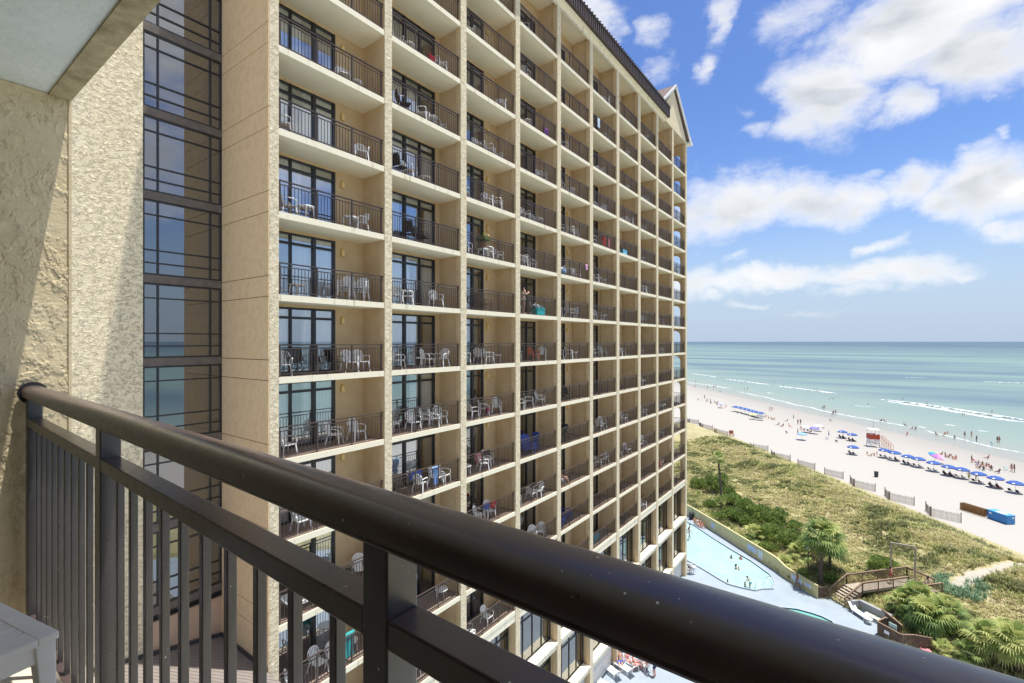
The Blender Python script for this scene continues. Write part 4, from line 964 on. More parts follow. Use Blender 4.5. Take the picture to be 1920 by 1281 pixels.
palm(on(1885, 1215), 1.2, 1.6, 30, 'pale palm standing behind the two drooping corner palms', 16, mats=[G3, G3, G1, G4])
palm(on(1770, 1225), .2, 1.2, 20, 'spiky low palmetto beside the pink towels', 17, mats=[G3, G1, G3, G4])
palm(on(1818, 1240), .6, 1.4, 24, 'dark low palm just above handrail left of drooping palms', 18)
SH = {}
def shrub_mesh(seed, dark):
    if (seed, dark) in SH: return SH[seed, dark]
    r = random.Random(seed); m = MB(); lob = [(Vector((r.uniform(-.5, .5), r.uniform(-.5, .5), r.uniform(.25, .75))), r.uniform(.28, .5)) for _ in range(7)]
    for i in range(2400):
        c, rad = r.choice(lob); d = Vector((r.gauss(0, 1), r.gauss(0, 1), r.gauss(0, 1))).normalized()
        if d.z < -.3: d.z = -d.z
        p = c + d * rad * r.uniform(.62, 1.08) * Vector((1, 1, 1)).length / 1.732
        if p.z < .02: continue
        s = r.uniform(.028, .06); a = (d.cross(Vector((r.uniform(-1, 1), r.uniform(-1, 1), r.uniform(-1, 1)))).normalized()) * s; b = (d * .55 + Vector((0, 0, .8)) + a.cross(d) * r.uniform(-6, 6)).normalized() * s * 2.0
        m.face([p - a, p + a, p + a * .6 + b, p - a * .6 + b], r.choice((0, 0, 1, 2) if not dark else (0, 1, 1, 2)))
    for c, rad in lob: m.tube([(0, 0, -.05), tuple(c * .6), tuple(c)], [.05, .03, .012], 5, 3)
    SH[seed, dark] = m.mesh('shrub', [S1, S2, S3, M_trunk]); return SH[seed, dark]
shr = [(1312, 912, 1.9, 1.6, 0), (1345, 918, 2.3, 2.5, 1), (1366, 925, 1.5, 1.4, 1), (1372, 945, 2.0, 1.7, 0), (1396, 958, 2.2, 1.8, 0), (1425, 972, 2.2, 1.9, 0), (1450, 982, 2.3, 1.9, 1), (1376, 972, 2.2, 1.8, 1), (1348, 972, 1.4, 1.1, 0), (1400, 985, 1.7, 1.4, 1), (1450, 1010, 2.2, 1.8, 0), (1478, 1022, 1.9, 1.7, 1), (1440, 1028, 1.5, 1.0, 0), (1515, 1040, 1.9, 1.7, 1), (1560, 1095, 1.2, 1.1, 1), (1654, 1066, 1.8, 1.3, 0), (1500, 1082, 1.1, .9, 0), (1330, 948, 1.3, 1.1, 1), (1490, 990, 1.3, 1.1, 0)]
SL = ['round bright bush against the tower corner above pool', 'tall dark cedar bush behind the tall thin palm', 'narrow dark bush right of the thin palm trunk', 'green bush right of the thin palm base', 'second bush down the slope from thin palm', 'third bush along the upper edge of shrubbery', 'dark last bush along the upper edge of shrubbery', 'dark bush above the far half of pool wall', 'small bush close behind pool wall under thin palm', 'dark bush left of the bright low palm', 'bush right of the bright low palm', 'dark bush between low palms behind wall', 'low spreading bush behind first wall notice', 'dark bush left of the large full palm', 'dark bush between lamp post and stair railing', 'round bright green bush beyond the boardwalk railing', 'small bush beside lamp post behind pool wall', 'small dark bush left of the thin palm foot', 'light bush on the dune above low palms']
for i, (x, y, w, h, dk) in enumerate(shr):
    o = bpy.data.objects.new('shrub', shrub_mesh(100 + i % 5, dk)); C.objects.link(o); o.location = on(x, y + 6); o.scale = (w, w, h * 1.1); o.rotation_euler = (0, 0, i * 1.3); tag(o, SL[i], 'shrub', 'shrubs between the pool wall and dune')
# dune grass
def dune_grass():
    r = random.Random(5); m = MB()
    mats = [leafmat('grass_straw', (.60, .54, .27), (.47, .43, .20), .3), leafmat('grass_green', (.43, .45, .17), (.31, .35, .12), .3), leafmat('grass_dark', (.19, .20, .08), (.12, .135, .05), .3), leafmat('grass_grey', (.38, .32, .22), (.28, .235, .15), .3), leafmat('grass_blue_green', (.25, .37, .22), (.17, .28, .16), .3)]
    bush = at(1800, 1105, 1.0)
    n = 0
    while n < 66000:
        s = r.uniform(29.5, 62.6); l = -120 + 190 * (r.random() ** .75)
        p = sl_(s, l)
        dep = -ST * p.x + CT * p.y; lat = CT * p.x + ST * p.y
        if dep < 20: continue
        px = CX + FPX * lat / dep; py = CY + FPX * (EYE - .8) / dep
        if px < 1230 or px > 2080 or py > 1330: continue
        n += 1
        if p.x > 4 and pathd(p) < .55 + .5 * noise.noise(p * .9) + r.random() * .5: continue
        if on_deck(p.x, p.y): continue
        if r.random() > 1 - sm(58.5, 62.6, s) * .75: continue
        c = noise.fractal(Vector((p.x * .16, p.y * .16, 0)), .8, 2.1, 4); c2 = noise.fractal(Vector((p.x * .45, p.y * .45, 7)), .8, 2.1, 3)
        if c2 < -.33 and r.random() < .75: continue
        mid = sm(36, 41, s) * (1 - sm(47, 52, s))
        if (p - Vector((bush.x, bush.y, 0))).length < 2.2: mi = 4
        elif c + c2 * .7 > .24: mi = 2 if r.random() < .6 else 1
        elif c > -.05 - .0 * mid: mi = 1 if r.random() < .62 - .3 * mid else 0
        else: mi = 0 if r.random() < .72 else (3 if r.random() < .6 else 1)
        z = duneh(s, l); h = r.uniform(.22, .5) * (1.25 if mi == 2 else 1) * (.7 + .6 * (1 - mid)) * (1.9 if mi == 4 else 1); w = .018 + dep * .00045
        for k in range(4):
            a = r.uniform(0, 6.283); d = Vector((math.cos(a), math.sin(a), 0)); q = Vector((p.x, p.y, z - .04)) + d * r.uniform(0, .16)
            sd = Vector((-d.y, d.x, 0)) * w; md = q + d * h * .22 + Vector((0, 0, h * .62)); tp = q + d * h * r.uniform(.4, .8) + Vector((0, 0, h * r.uniform(.75, 1.05)))
            m.face([q - sd, q + sd, md + sd * .8, md - sd * .8], mi); m.face([md - sd * .8, md + sd * .8, tp], mi)
    return tag(m.build('dune_grass', mats), 'dry green and straw coloured dune grass covering the slope above the pool', 'grass', kind='stuff')
dune_grass()

# ------------------------------------------------------------------ boardwalk, fences, lamp, low things by the pool
M_wood = mat('weathered_wood', (.27, .19, .13), .85, .35, 3, .003, 40, col2=(.18, .12, .08)); M_woodl = mat('grey_wood', (.42, .36, .29), .85, .25, 3, col2=(.33, .28, .22)); M_woodd = mat('brown_fence_wood', (.15, .095, .065), .85, .3, 3, .003, 30, col2=(.10, .06, .04))
bw = empty('boardwalk', (-2.2, 57.5, 0), 0, 'wooden boardwalk with stairs and picket railings leading over the dune', 'boardwalk')
def wbw(m, name, mt): o = m.build(name, mt, bw); o.location = (2.2, -57.5, 0); return o
H_ = 1.2
d = Vector((.66, .751, 0)).normalized(); q = Vector((d.y, -d.x, 0)); A = Vector((-2.82, 58.0, 0)); Wd = 1.75; ns = 7
for i in range(ns):
    z = H_ * (i + 1) / (ns + 0); p = A + d * (.30 * i); m = MB()
    a, b = p, p + q * Wd
    m.hexa([a + Vector((0, 0, z - .05)), b + Vector((0, 0, z - .05)), b + d * .29 + Vector((0, 0, z - .05)), a + d * .29 + Vector((0, 0, z - .05)), a + Vector((0, 0, z)), b + Vector((0, 0, z)), b + d * .29 + Vector((0, 0, z)), a + d * .29 + Vector((0, 0, z))]); wbw(m, 'tread', M_woodl)
m = MB()
for o_ in (0, Wd): p = A + q * o_; m.bar(p + Vector((0, 0, .05)), p + d * (.3 * ns) + Vector((0, 0, H_ - .03)), .06, .25)
wbw(m, 'stringer', M_wood)
T = A + d * (.3 * ns); m = MB()
def planks(o, dd, L_, qq, w, n_=None):
    n_ = int(L_ / .15)
    for i in range(n_): a = o + dd * (.15 * i); m.hexa([a + Vector((0, 0, H_ - .045)), a + qq * w + Vector((0, 0, H_ - .045)), a + qq * w + dd * .14 + Vector((0, 0, H_ - .045)), a + dd * .14 + Vector((0, 0, H_ - .045)), a + Vector((0, 0, H_)), a + qq * w + Vector((0, 0, H_)), a + qq * w + dd * .14 + Vector((0, 0, H_)), a + dd * .14 + Vector((0, 0, H_))])
L1 = 7.7; planks(T, d, L1, q, Wd); E1 = T + d * (L1 - Wd - .3) + q * Wd; planks(E1, q, 1.7, d, 2.0)
wbw(m, 'deck', M_woodl)
def rail_run(P0, P1, z0, z1, name='railing'):
    m = MB(); P0 = Vector(P0); P1 = Vector(P1); Z = Vector((0, 0, 1)); L_ = (P1 - P0).length
    m.bar(P0 + Z * (z0 + 1.0), P1 + Z * (z1 + 1.0), .14, .04); m.bar(P0 + Z * (z0 + .90), P1 + Z * (z1 + .90), .04, .09); m.bar(P0 + Z * (z0 + .12), P1 + Z * (z1 + .12), .04, .09)
    n_ = max(2, int(L_ / .14))
    for i in range(n_ + 1): p = P0.lerp(P1, i / n_); z = z0 + (z1 - z0) * i / n_; m.bar(p + Z * (z + .1), p + Z * (z + .93), .04, .04)
    k = max(1, round(L_ / 1.9))
    for i in range(k + 1): p = P0.lerp(P1, i / k); z = z0 + (z1 - z0) * i / k; m.bar(p + Z * (z - 1.3 if z > .5 else -.1), p + Z * (z + 1.0), .10, .10)
    wbw(m, name, M_wood)
TL = T; TR = T + q * Wd
rail_run(A, TL, 0, H_); rail_run(A + q * Wd, TR, 0, H_); rail_run(TL, TL + d * L1, H_, H_); rail_run(TR, TR + d * (L1 - Wd - .3), H_, H_)
rail_run(TL + d * L1, TL + d * L1 + q * (Wd + .9), H_, H_); rail_run(E1, E1 + q * 1.7, H_, H_); rail_run(E1 + q * 1.7, E1 + q * 1.7 + d * 2.0, H_, H_)
ar = empty('arch_frame', TL + d * 5.6, 0, 'tall bare wooden arch of two posts and a beam over the boardwalk', 'arch')
m = MB(); p0 = d * 0 + Vector((0, 0, 0)); p1 = d * 1.3 + q * 1.45; Hh = 4.9
for i, p in enumerate((p0, p1)):
    m = MB(); m.bar(p + Vector((0, 0, -.2)), p + Vector((0, 0, Hh - .081)), .15, .15); m.build('post', M_woodl, ar)
m = MB(); m.bar(p0 - d * .1 + Vector((0, 0, Hh)), p1 + d * .15 + Vector((0, 0, Hh)), .12, .16); m.build('beam', M_woodl, ar)
def board_fence(pts, h, label, cap=True):
    e = empty('wood_fence', (*pts[0], 0), 0, label, 'fence'); o0 = Vector((*pts[0], 0))
    for a, b in zip(pts[:-1], pts[1:]):
        a = Vector((*a, 0)) - o0; b = Vector((*b, 0)) - o0; L_ = (b - a).length; n_ = max(2, int(L_ / .15)); m = MB(); dd = (b - a) / n_
        for i in range(n_): m.bar(a + dd * (i + .5) + Vector((0, 0, .03)), a + dd * (i + .5) + Vector((0, 0, h)), .135, .03, up=dd.cross(Vector((0, 0, 1))))
        m.build('board_panel', M_woodd, e); m = MB(); m.bar(a + Vector((0, 0, h + .02)), b + Vector((0, 0, h + .02)), .12, .045); m.build('top_rail', M_wood, e)
    return e
board_fence([(-3.75, 57.3), (-2.95, 57.95)], 1.1, 'short brown board gate joining pool wall and boardwalk stairs')
f1 = at(1645, 1191); f2 = at(1684, 1211)
board_fence([(.95, 53.3), (2.55, 52.1), (3.4, 52.7), (4.6, 53.0)], 1.15, 'brown board fence at the pool deck edge under the dark palms')
board_fence([(.95, 53.3), (1.6, 54.6)], 1.15, 'short return of brown fence behind the pale hanging panel')
board_fence([(1.3, 56.2), (2.7, 53.9)], 1.1, 'dark board fence between deck loungers and the palm clump')
m = MB(); m.box(0, .62, -.03, .03, .35, 1.55); o = simple('towel_board', m, mat('pale_aqua', (.46, .60, .56), .7, .1, 2), (1.75, 53.0, 0), 'pale aqua panel standing against the brown board fence', 'panel', -.6)
m = MB(); m.box(0, .42, -.02, .0, .55, .82); simple('fence_notice', m, M_whitec, (1.42, 52.88, 0), 'small white notice fixed on the brown board fence', 'sign', -.64)
m = MB(); a = Vector((0, 0, 0))
m.hexa([(0, 0, 0), (2.3, -1.5, 0), (2.5, -1.2, 0), (.2, .3, 0), (0, 0, 1.0), (2.3, -1.5, 1.0), (2.5, -1.2, 1.0), (.2, .3, 1.0)]); m.hexa([(-.5, -.55, 0), (-.02, .02, 0), (.19, .31, 0), (-.75, -.35, 0), (-.5, -.55, .99), (-.02, .02, .99), (.19, .31, .99), (-.75, -.35, .99)])
simple('low_wall', m, mat('grey_concrete', (.33, .33, .33), .85, .2, 2), (-.35, 57.0, 0), 'low grey concrete wall beside the foot of boardwalk stairs', 'wall')
furniture('l', (-.55, 56.1, 0), R(-47), 'white lounger with a blue patterned towel by the grey wall', M_white, True, 'loungers and table by the boardwalk')
m = MB(); m.grid(8, 4, lambda u, v: (-.25 + 1.4 * u, -.24 + .48 * v, .375 + .012 * math.sin(u * 20 + v * 7)))
simple('beach_towel', m, mat('blue_white_towel', (.62, .68, .74), .9, .6, 5, col2=(.15, .30, .60)), (-.55, 56.1, 0), 'blue and white patterned towel laid on the lounger by grey wall', 'towel', R(-47), True)
furniture('t', (.35, 54.9, 0), 0, 'white plastic table between lounger and brown fence', M_white, True, 'loungers and table by the boardwalk')
furniture('l', (1.1, 55.6, 0), R(150), 'grey lounger with raised back near brown fence corner', mat('grey_plastic', (.50, .51, .49), .6), True, 'loungers and table by the boardwalk')
for i, (x, y, mt, lb) in enumerate(((1738, 1216, M_pink, 'pink towel spread on low ground beside the spiky palmetto'), (1752, 1222, mat('magenta_cloth', (.55, .05, .25), .9, .5, 8, col2=(.7, .5, .6)), 'magenta striped towel next to the pink towel'))):
    m = MB(); m.grid(6, 4, lambda u, v: (-.45 + .9 * u, -.22 + .44 * v, .10 + .05 * math.sin(u * 9 + v * 4) + .15 * u)); simple('beach_towel', m, mt, at(x, y, .4) - Vector((0, 0, .3)), lb, 'towel', -.6, True)
lamp = empty('lamp_post', on(1515, 1086), 0, 'dark slim lamp post with a lantern behind the pool wall', 'street lamp')
m = MB(); m.lathe([(.11, 0), (.10, .3), (.055, .4), (.045, 3.1), (.06, 3.15)], 10); m.build('post', M_dark, lamp, True)
m = MB(); m.lathe([(.08, 3.15), (.14, 3.22), (.16, 3.55), (.14, 3.6)], 8); m.build('lantern', mat('lantern_glass', (.6, .62, .6), .2), lamp); m = MB(); m.lathe([(.18, 3.6), (.1, 3.75), (.02, 3.85)], 8); m.build('cap', M_dark, lamp)
# pool furniture: handrails, loungers, trash
def chrome(p, label, rz):
    e = empty('pool_handrail', p, rz, label, 'handrail')
    for s_ in (-.25, .25):
        m = MB(); m.tube([(-.5, s_, -.2), (-.45, s_, .55), (-.3, s_, .85), (.1, s_, .85), (.35, s_, .7), (.5, s_, 0)], .03, 7); m.build('bent_tube', mat('chrome', (.75, .76, .78), .15, metal=1), e, True)
chrome(at(1412, 1103), 'bent chrome handrail at the near pool steps', R(100)); chrome(at(1440, 1098), 'bent chrome handrail at the pool corner steps', R(160))
m = MB(); m.lathe([(.28, 0), (.32, .85), (.33, .9), (.25, 1.0)], 12); simple('trash_bin', m, M_dark, at(1296, 974), 'black bin in the far corner of pool wall', 'bin', 0, True)
for i, (x, y, rz) in enumerate(((1152, 1268, 160), (1176, 1262, 165), (1130, 1290, 160))):
    furniture('l', at(x, y), R(rz), ['white lounger with pink towel nearest the lattice wall', 'white lounger lying next to the seated group', 'white lounger at the very bottom by the lattice'][i], M_white, True, 'white loungers under the tower wall')
m = MB(); m.grid(8, 3, lambda u, v: (-.72 + .5 * u, -.22 + .44 * v, .9 - .55 * u)); simple('beach_towel', m, mat('pale_pink_cloth', (.72, .55, .56), .9, .4, 7), at(1152, 1268), 'pale pink towel over the raised back of lounger by lattice', 'towel', R(160))
for i in range(5):
    furniture('w', at(1291 + i * 2, 1076) + Vector((0, 0, .09 * i)), .3 + .2 * i, f'{ORD[i + 1]} white chair up in the heap at the tower foot', M_white if i != 2 else M_dark, False, 'heap of chairs at the tower foot')

# ------------------------------------------------------------------ beach things
def slat_fence(a, b, label, h=1.25):
    a = gz(a) if a.dot(SD) < 62.4 else a; b = Vector(b); e = empty('sand_fence', a, 0, label, 'fence', 'slatted sand fences along the dune foot'); dd = b - a; dd.z = 0; n_ = int(dd.length / .13)
    m = MB(); r = random.Random(n_)
    for i in range(n_ + 1):
        p = dd * (i / n_); m.bar(p + Vector((0, 0, -.1)), p + Vector((r.uniform(-.02, .02), 0, h * r.uniform(.93, 1.02))), .055, .02, up=Vector((-dd.y, dd.x, 0)))
    m.build('slats', M_woodl, e); m = MB()
    for z in (.3, .95): m.bar(Vector((0, 0, z)), dd + Vector((0, 0, z)), .012, .02)
    m.build('wire', M_woodl, e)
    for t in (0, 1): m = MB(); p = dd * t; m.tube([p + Vector((0, 0, -.2)), p + Vector((0, 0, h + .18))], .06, 7); m.build('post', M_wood, e)
FEN = [((1293, 800), (1310, 803)), ((1318, 806), (1336, 810)), ((1343, 814), (1365, 820)), ((1413, 846), (1440, 850)), ((1452, 860), (1482, 866)), ((1496, 873), (1528, 881)), ((1546, 890), (1581, 898)), ((1602, 913), (1641, 922)), ((1668, 938), (1714, 948)), ((1746, 968), (1802, 980))]
for i, (p, p2) in enumerate(FEN):
    slat_fence(at(*p), at(*p2), f'grey slatted sand fence panel, {ORD[10 - i]} from the right end along the dune foot' if i < 9 else 'grey slatted sand fence panel nearest the blue box')
    if i not in (5, 6):
        a = at(*p); vd = Vector((a.x, a.y, 0)).normalized(); lf = Vector((-vd.y, vd.x, 0))
        slat_fence(a + vd * 2.6 + lf * .62, a + vd * .12 + lf * .05, f'grey sand fence wing running seaward from {ORD[10 - i]} panel from the right')
# blue storage box and the row of stacked loungers
bb = empty('storage_box', at(1851, 971), 0, 'bright blue beach storage box with a white patch on top', 'storage box')
a = at(1851, 971); dx = (at(1888, 984) - a); Lb = dx.length; bb.rotation_euler = (0, 0, math.atan2(dx.y, dx.x))
m = MB(); m.box(0, Lb, 0, 1.25, .02, 1.2); m.build('body', mat('box_blue', (.03, .22, .52), .5, .12, 1.5), bb, bevel=.03)
m = MB(); m.box(-.04, Lb + .04, -.04, 1.29, 1.2, 1.28); m.build('lid', mat('lid_blue', (.06, .30, .60), .5), bb, bevel=.02)
m = MB(); m.box(.9, 2.1, .2, 1.0, 1.281, 1.284); m.build('patch', M_whitep, bb); m = MB(); m.box(.25, .6, -.008, .001, .75, 1.0); m.box(Lb - .001, Lb + .008, .8, 1.1, .8, 1.02); m.build('notice', M_whitep, bb)
a = at(1804, 956); b = at(1849, 970); m = MB()
for s_ in (-.3, .3): m.bar((-.05, s_, .05), (-.12, s_, 1.15), .05, .09); m.bar((.10, s_, .05), (.12, s_, 1.0), .04, .07)
for i in range(7): m.bar((-.06 - .01 * i, -.34, .12 + .155 * i), (-.06 - .01 * i, .34, .12 + .155 * i), .02, .10)
me = m.mesh('folded_lounger', mat('orange_wood', (.36, .19, .06), .7, .35, 3, col2=(.24, .12, .04)))
az = math.atan2((b - a).y, (b - a).x)
for i in range(20):
    o = bpy.data.objects.new('folded_lounger', me); C.objects.link(o); o.location = a.lerp(b, i / 19.5); o.rotation_euler = (0, .08, az + random.uniform(-.05, .05))
    tag(o, f'{ORD[i + 1] if i else "leftmost"} folded wooden lounger in the standing row beside blue box' if i < 20 else '', 'lounger', 'folded wooden loungers beside the blue box')
m = MB(); m.lathe([(.30, 0), (.36, .95), (.38, .96), (.38, 1.0), (.33, 1.0), (.33, .9)], 14); m.lathe([(.325, .45), (.372, .5), (.34, .55)], 14)
simple('trash_barrel', m, mat('barrel_green', (.045, .055, .05), .6), at(1643, 894), 'dark grey trash barrel alone on the white sand', 'bin', 0, True)
m = MB(); m.lathe([(.3, 0), (.35, .9), (.3, 1.0)], 12); simple('trash_barrel', m, M_dark, at(1313, 799), 'dark barrel behind the far sand fences', 'bin', 0, True)
m = MB()
for x_ in (-.45, .45):
    for y_ in (-.35, .35): m.box(x_ - .05, x_ + .05, y_ - .05, y_ + .05, 0, .6)
m.box(-.55, .55, -.45, .45, .6, .72); m.box(-.55, .55, .35, .45, .72, 1.5)
simple('wooden_stand', m, mat('rust_wood', (.36, .13, .06), .8, .3, 3), at(1372, 818), 'small rust coloured wooden stand behind the sand fences', 'stand', .6)
# lifeguard tower
lg = empty('lifeguard_tower', at(1637, 837, -.3), math.atan2(SD.y, SD.x) - .25, 'white and red lifeguard tower with flag pole and ramp on the sand', 'lifeguard tower')
lg.scale = (.72, .72, 1.02)
m = MB(); M_lred = mat('tower_red', (.50, .065, .025), .6, .15, 1)
for x_ in (-1.25, 1.25):
    for y_ in (-1.25, 1.25): m.bar((x_ * 1.12, y_ * 1.12, 0), (x_, y_, 1.75), .16, .16); m.box(x_ - .06, x_ + .06, y_ - .06, y_ + .06, 1.87, 4.1)
for y_ in (-1.33, 1.33): m.bar((-1.35, y_, .35), (1.3, y_, 1.4), .06, .14); m.bar((1.35, y_, .35), (-1.3, y_, 1.4), .06, .14); m.bar((-1.4, y_, .9), (1.4, y_, .9), .06, .16); m.bar((-1.4, y_, 1.5), (1.4, y_, 1.5), .06, .18)
for x_ in (-1.33, 1.33): m.bar((x_, -1.35, .35), (x_, 1.3, 1.4), .06, .14); m.bar((x_, -1.4, .95), (x_, 1.4, .95), .06, .16); m.bar((x_, -1.4, 1.5), (x_, 1.4, 1.5), .06, .18)
m.build('leg_frame', M_whitep, lg)
m = MB(); m.box(-1.5, 1.5, -1.5, 1.5, 1.76, 1.87); m.build('platform', M_whitep, lg)
m = MB(); m.box(-1.42, 1.42, -1.46, -1.40, 1.9, 3.0); m.box(-1.42, 1.42, 1.40, 1.46, 1.9, 3.0); m.box(-1.46, -1.40, -1.40, 1.40, 1.9, 3.0); m.box(1.40, 1.46, -1.4, .3, 1.9, 3.0); m.build('railing_panel', M_lred, lg)
m = MB(); m.box(-1.3, .2, -.3, .3, 1.88, 2.9); m.build('seat_box', M_whitep, lg)
m = MB(); m.hexa([(-1.6, -1.6, 4.1), (1.6, -1.6, 4.1), (1.6, 1.6, 4.1), (-1.6, 1.6, 4.1), (-1.5, -1.5, 4.28), (1.5, -1.5, 4.28), (1.5, 1.5, 4.28), (-1.5, 1.5, 4.28)]); m.build('canopy', M_whitep, lg)
m = MB(); m.tube([(.2, .2, 4.28), (.2, .2, 6.6)], .035, 6); m.build('flag_pole', M_dark, lg)
m = MB(); rp0 = Vector((1.45, -1.0, 1.82)); rp1 = Vector((2.4, -5.9, .1)); ws = Vector((.95, .18, 0))
m.hexa([rp0, rp0 + ws, rp1 + ws, rp1, rp0 + Vector((0, 0, .08)), rp0 + ws + Vector((0, 0, .08)), rp1 + ws + Vector((0, 0, .08)), rp1 + Vector((0, 0, .08))]); m.build('ramp', M_woodl, lg)
m = MB()
for o_ in (Vector(), ws):
    m.bar(rp0 + o_ + Vector((0, 0, 1.05)), rp1 + o_ + Vector((0, 0, 1.05)), .07, .09)
    for i in range(6): p = rp0.lerp(rp1, i / 5) + o_; m.bar(Vector((p.x, p.y, 0)), p + Vector((0, 0, 1.04)), .06, .06)
m.build('ramp_rail', M_lred, lg)
# umbrellas
M_ub = mat('umbrella_blue', (.03, .09, .33), .8, .12, 2)
def umbrella(p, label, mt, r=1.2, h=2.15, group='blue umbrellas in rows on the beach', multi=None, tilt=0, emblem=True):
    e = empty('beach_umbrella', p, random.uniform(0, 6), label, 'umbrella', group); n = 8; m = MB()
    e.rotation_euler = (tilt * .6, tilt, 0)
    R_ = [(0, .42), (.33, .37), (.66, .24), (1, 0)]
    for i in range(n):
        a0, a1 = 2 * math.pi * i / n, 2 * math.pi * (i + 1) / n; mi = i % len(multi) if multi else 0
        def P(k, t):
            rr, z = R_[k]; a = a0 + (a1 - a0) * t; sg = 1 - .045 * (1 - abs(2 * t - 1)) * rr; return (rr * r * math.cos(a) * sg, rr * r * math.sin(a) * sg, h - .42 + z * r * .8)
        for k in range(3):
            for t in (0, .5):
                if k == 0: m.face([P(0, 0), P(1, t), P(1, t + .5)], mi)
                else: m.face([P(k, t), P(k + 1, t), P(k + 1, t + .5), P(k, t + .5)], mi)
        for t in (0, .5):
            a, b = P(3, t), P(3, t + .5); m.face([a, (a[0], a[1], a[2] - .14), (b[0], b[1], b[2] - .14), b], mi)
    c = m.build('canopy', multi or mt, e)
    if emblem:
        m = MB()
        for i in (2, 5): 
            a0, a1 = 2 * math.pi * (i + .3) / n, 2 * math.pi * (i + .7) / n
            m.face([(r * f * math.cos(a) * .985, r * f * math.sin(a) * .985, h - .42 + z * r * .8 + .02) for f, z, a in ((.80, .15, a0), (.80, .15, a1), (.97, .035, a1), (.97, .035, a0))])
        m.build('emblem', M_whitec, c)
    m = MB(); m.tube([(0, 0, -.3), (0, 0, h - .1)], .028, 6); m.build('pole', M_whitep if not multi else M_woodl, e)
    return e
UMB = [(1659, 841), (1677.6, 845.6), (1702.7, 852.5), (1722.7, 857), (1750.8, 864.2), (1779.3, 871.5), (1803.3, 876), (1834.7, 884), (1866.8, 892), (1904, 901), (1599.5, 836), (1580, 806), (1598, 811)]
UL = ['first blue umbrella right of the lifeguard tower', 'second blue umbrella right of the lifeguard tower', 'third blue umbrella right of the lifeguard tower', 'fourth blue umbrella right of the lifeguard tower, right half of a pair', 'single blue umbrella just below the rainbow umbrella', 'sixth blue umbrella in the long row, left of a touching pair', 'seventh blue umbrella in the long row, right of a touching pair', 'blue umbrella beside the standing person in lime shorts', 'blue umbrella second from the right picture edge', 'blue umbrella touching the right picture edge', 'lone blue umbrella left of and below the lifeguard tower', 'left blue umbrella of the pair behind lifeguard tower', 'right blue umbrella of the pair behind lifeguard tower']
CH = {}
M_blk = mat('black_beach_cloth', (.025, .025, .035), .9)
def beach_chair(p, rz, label, mt=M_blk, group='low beach chairs on the sand'):
    o = furniture('d', p, rz, label, mt, False, group); o.name = 'beach_chair'; o.scale = (.95, .95, .82); o['category'] = 'beach chair'; return o
def ub(x, y): p = at(x, y, 1.95); p.z = beachz(p.dot(SD)) - .02; return p
sea_az = math.atan2(SD.y, SD.x)
UPOS = []
for i, (x, y) in enumerate(UMB):
    p = ub(x, y); UPOS.append(p); umbrella(p, UL[i], M_ub)
    for j, o_ in enumerate((-.5, .5)): beach_chair(p + SA * o_ - SD * (.1 if j else .35), sea_az + random.uniform(-.3, .3), ('left' if j == 0 else 'right') + ' black chair under the ' + ' '.join(UL[i].split(',')[0].split()[:10]))
FAR = [(1379, 761), (1388, 762.5), (1396, 764.4), (1403, 766.3), (1411, 768.5), (1417, 770.2), (1426, 772)]
for i, (x, y) in enumerate(FAR): umbrella(ub(x, y), f'far blue umbrella, {ORD[i + 1]} from the left in the distant row', M_ub, 1.3)
for j in range(5): beach_chair(ub(1385 + j * 9, 764 + j * 2.2) - SD * .2, sea_az, f'dark chair under the distant umbrella row, {ORD[j + 1]} from the left')
RB = [mat('rb_red', (.55, .03, .04), .7), mat('rb_orange', (.65, .2, .02), .7), mat('rb_yellow', (.68, .58, .04), .7), mat('rb_green', (.05, .4, .1), .7), mat('rb_blue', (.05, .2, .6), .7), mat('rb_purple', (.35, .12, .5), .7), mat('rb_pink', (.65, .25, .45), .7), mat('rb_lilac', (.45, .45, .72), .7)]
umbrella(ub(1749.4, 847), 'rainbow striped umbrella tilted above the row of blue ones', None, 1.5, 2.2, 'other umbrellas on the beach', RB, .35, False)
OT = [(1504, 811, mat('u_light_blue', (.22, .40, .70), .8), 'light blue umbrella left of the purple one'), (1526, 799, mat('u_purple', (.20, .18, .50), .8), 'purple umbrella beside the white one on the mid beach'), (1534, 794, M_whitec, 'white umbrella touching the purple one on mid beach'), (1510, 797, mat('u_pale', (.55, .62, .70), .8), 'pale white blue umbrella left of the purple one'), (1352.7, 755, mat('u_sky', (.38, .45, .72), .8), 'far lilac blue umbrella left of the distant blue row'), (1413, 775, mat('u_lime', (.62, .64, .25), .8), 'lime yellow umbrella below the distant blue row'), (1425, 776, mat('u_grey', (.20, .22, .24), .8), 'dark grey umbrella beside the lime yellow one')]
for x, y, mt, lb in OT: umbrella(ub(x, y), lb, mt, 1.25, 2.0, 'other umbrellas on the beach', None, random.uniform(-.2, .2), False)
def closed_umb(x, y, mt, label):
    e = empty('closed_umbrella', at(x, y, -.4), 0, label, 'umbrella', 'other umbrellas on the beach'); m = MB(); m.tube([(0, 0, -.2), (0, 0, 2.4)], .028, 6); m.build('pole', M_whitep, e)
    m = MB(); m.lathe([(.05, .9), (.13, 1.0), (.09, 1.7), (.03, 2.35)], 8); m.build('canopy', mt, e)
closed_umb(1554, 823, M_ub, 'closed blue umbrella standing alone before a dark chair'); closed_umb(1496, 818, M_blk, 'closed dark umbrella beside the light blue umbrella'); closed_umb(1488, 790, mat('u_green', (.05, .14, .12), .8), 'closed dark green umbrella left of the red standing couple')
